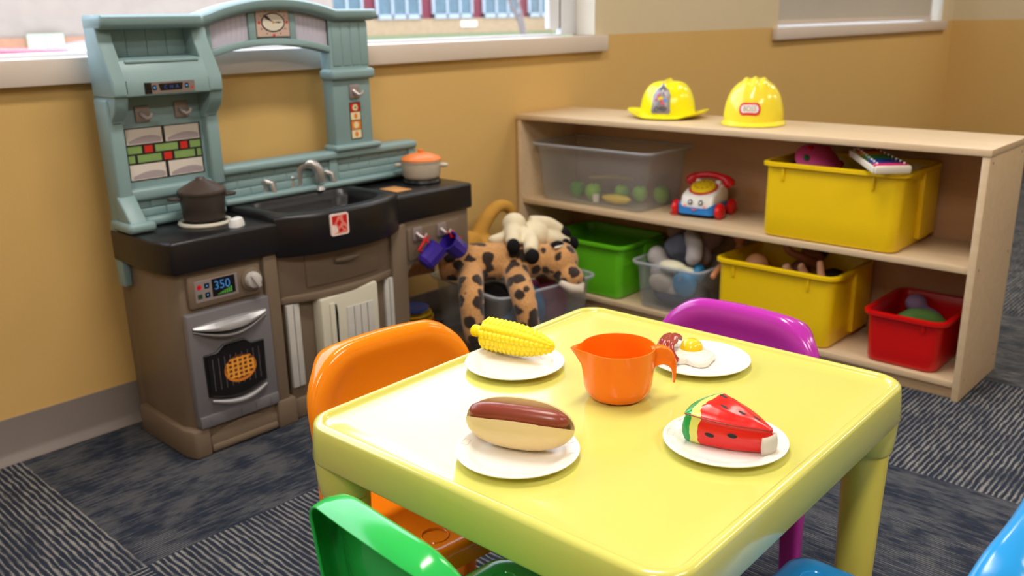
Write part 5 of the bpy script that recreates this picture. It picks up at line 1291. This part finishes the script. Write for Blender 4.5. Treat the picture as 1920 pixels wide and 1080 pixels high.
blob('toy_heap', 'jumbled dark toys filling the upper yellow bin under the xylophone', 'toys', [('b', (2.75, -1.26, .50), (.11, .15, .085)), ('b', (2.78, -1.15, .54), (.07, .07, .05)), ('b', (2.80, -1.33, .55), (.06, .07, .05)), ('b', (2.66, -1.285, .575), (.030, .05, .024))], mat('dark_mixed_toys', (70, 40, 44), .5, vary=.8, vscale=16), (2.75, -1.26, .42), .006)['kind'] = 'stuff'
# red bin contents
blob('green_plush', 'green knitted soft toy in the red bin', 'soft toy', [('t', [(2.735, -1.455, .145), (2.742, -1.495, .172), (2.760, -1.545, .170), (2.775, -1.575, .150)], [.022, .026, .024, .018]), ('b', (2.73, -1.525, .115), (.07, .07, .045))], mat('moss_green_plush', (110, 156, 76), .95, bump=.9, bscale=200), (2.68, -1.54, .1), .005)
blob('lilac_plush', 'lilac soft toy behind the green one in the red bin', 'soft toy', [('b', (2.835, -1.470, .185), (.035, .034, .030)), ('b', (2.835, -1.50, .14), (.03, .06, .04))], mat('lilac_plush', (140, 116, 146), .95, bump=.9, bscale=200), (2.76, -1.5, .1), .005)
# green bin contents
bc = [((120, 30, 34), 'dark red'), ((60, 40, 44), 'dark brown'), ((170, 96, 40), 'orange brown'), ((110, 34, 30), 'brick red'), ((40, 44, 70), 'navy')]
for k in range(12):
    c, nm = bc[k % 5]; x = 2.66+.045*(k//4)+rnd.uniform(-.01, .01); y = -.20-.065*(k % 4)+rnd.uniform(-.01, .01); z = .170+rnd.uniform(-.01, .02); R_ = Euler((rnd.uniform(-.5, .5), rnd.uniform(-.5, .5), rnd.uniform(0, 3)))
    m_ = Matrix.Translation((x, y, z)) @ R_.to_matrix().to_4x4(); mb = MB().box((-.026, -.016, -.012), (.026, .016, .012), .003, M=m_)
    for q in (-1, 1): mb.lathe([(.006, .012), (.006, .016), (0, .016)], 12, M=m_ @ Matrix.Translation((q*.013, 0, 0)))
    single(mb, 'building_brick', mat('brick_%s' % nm.replace(' ', '_'), c, .35), '%s toy building brick in the lime green bin' % nm, 'toy brick', org=(x, y, z), group='%s toy bricks in the lime green bin' % nm)
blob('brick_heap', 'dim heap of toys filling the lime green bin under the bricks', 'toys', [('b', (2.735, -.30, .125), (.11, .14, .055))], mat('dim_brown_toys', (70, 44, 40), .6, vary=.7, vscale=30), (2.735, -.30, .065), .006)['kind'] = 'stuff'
for o in COL.objects:
    if o.parent is None and o.name in MOVE: o.location = Vector(o.location)+Vector(MOVE[o.name])
for o in COL.objects:
    if o.get('label') == '': del o['label']
    if o.get('category') == '': del o['category']
    if o.parent is not None:
        for k in ('label', 'category'):
            if k in o: del o[k]
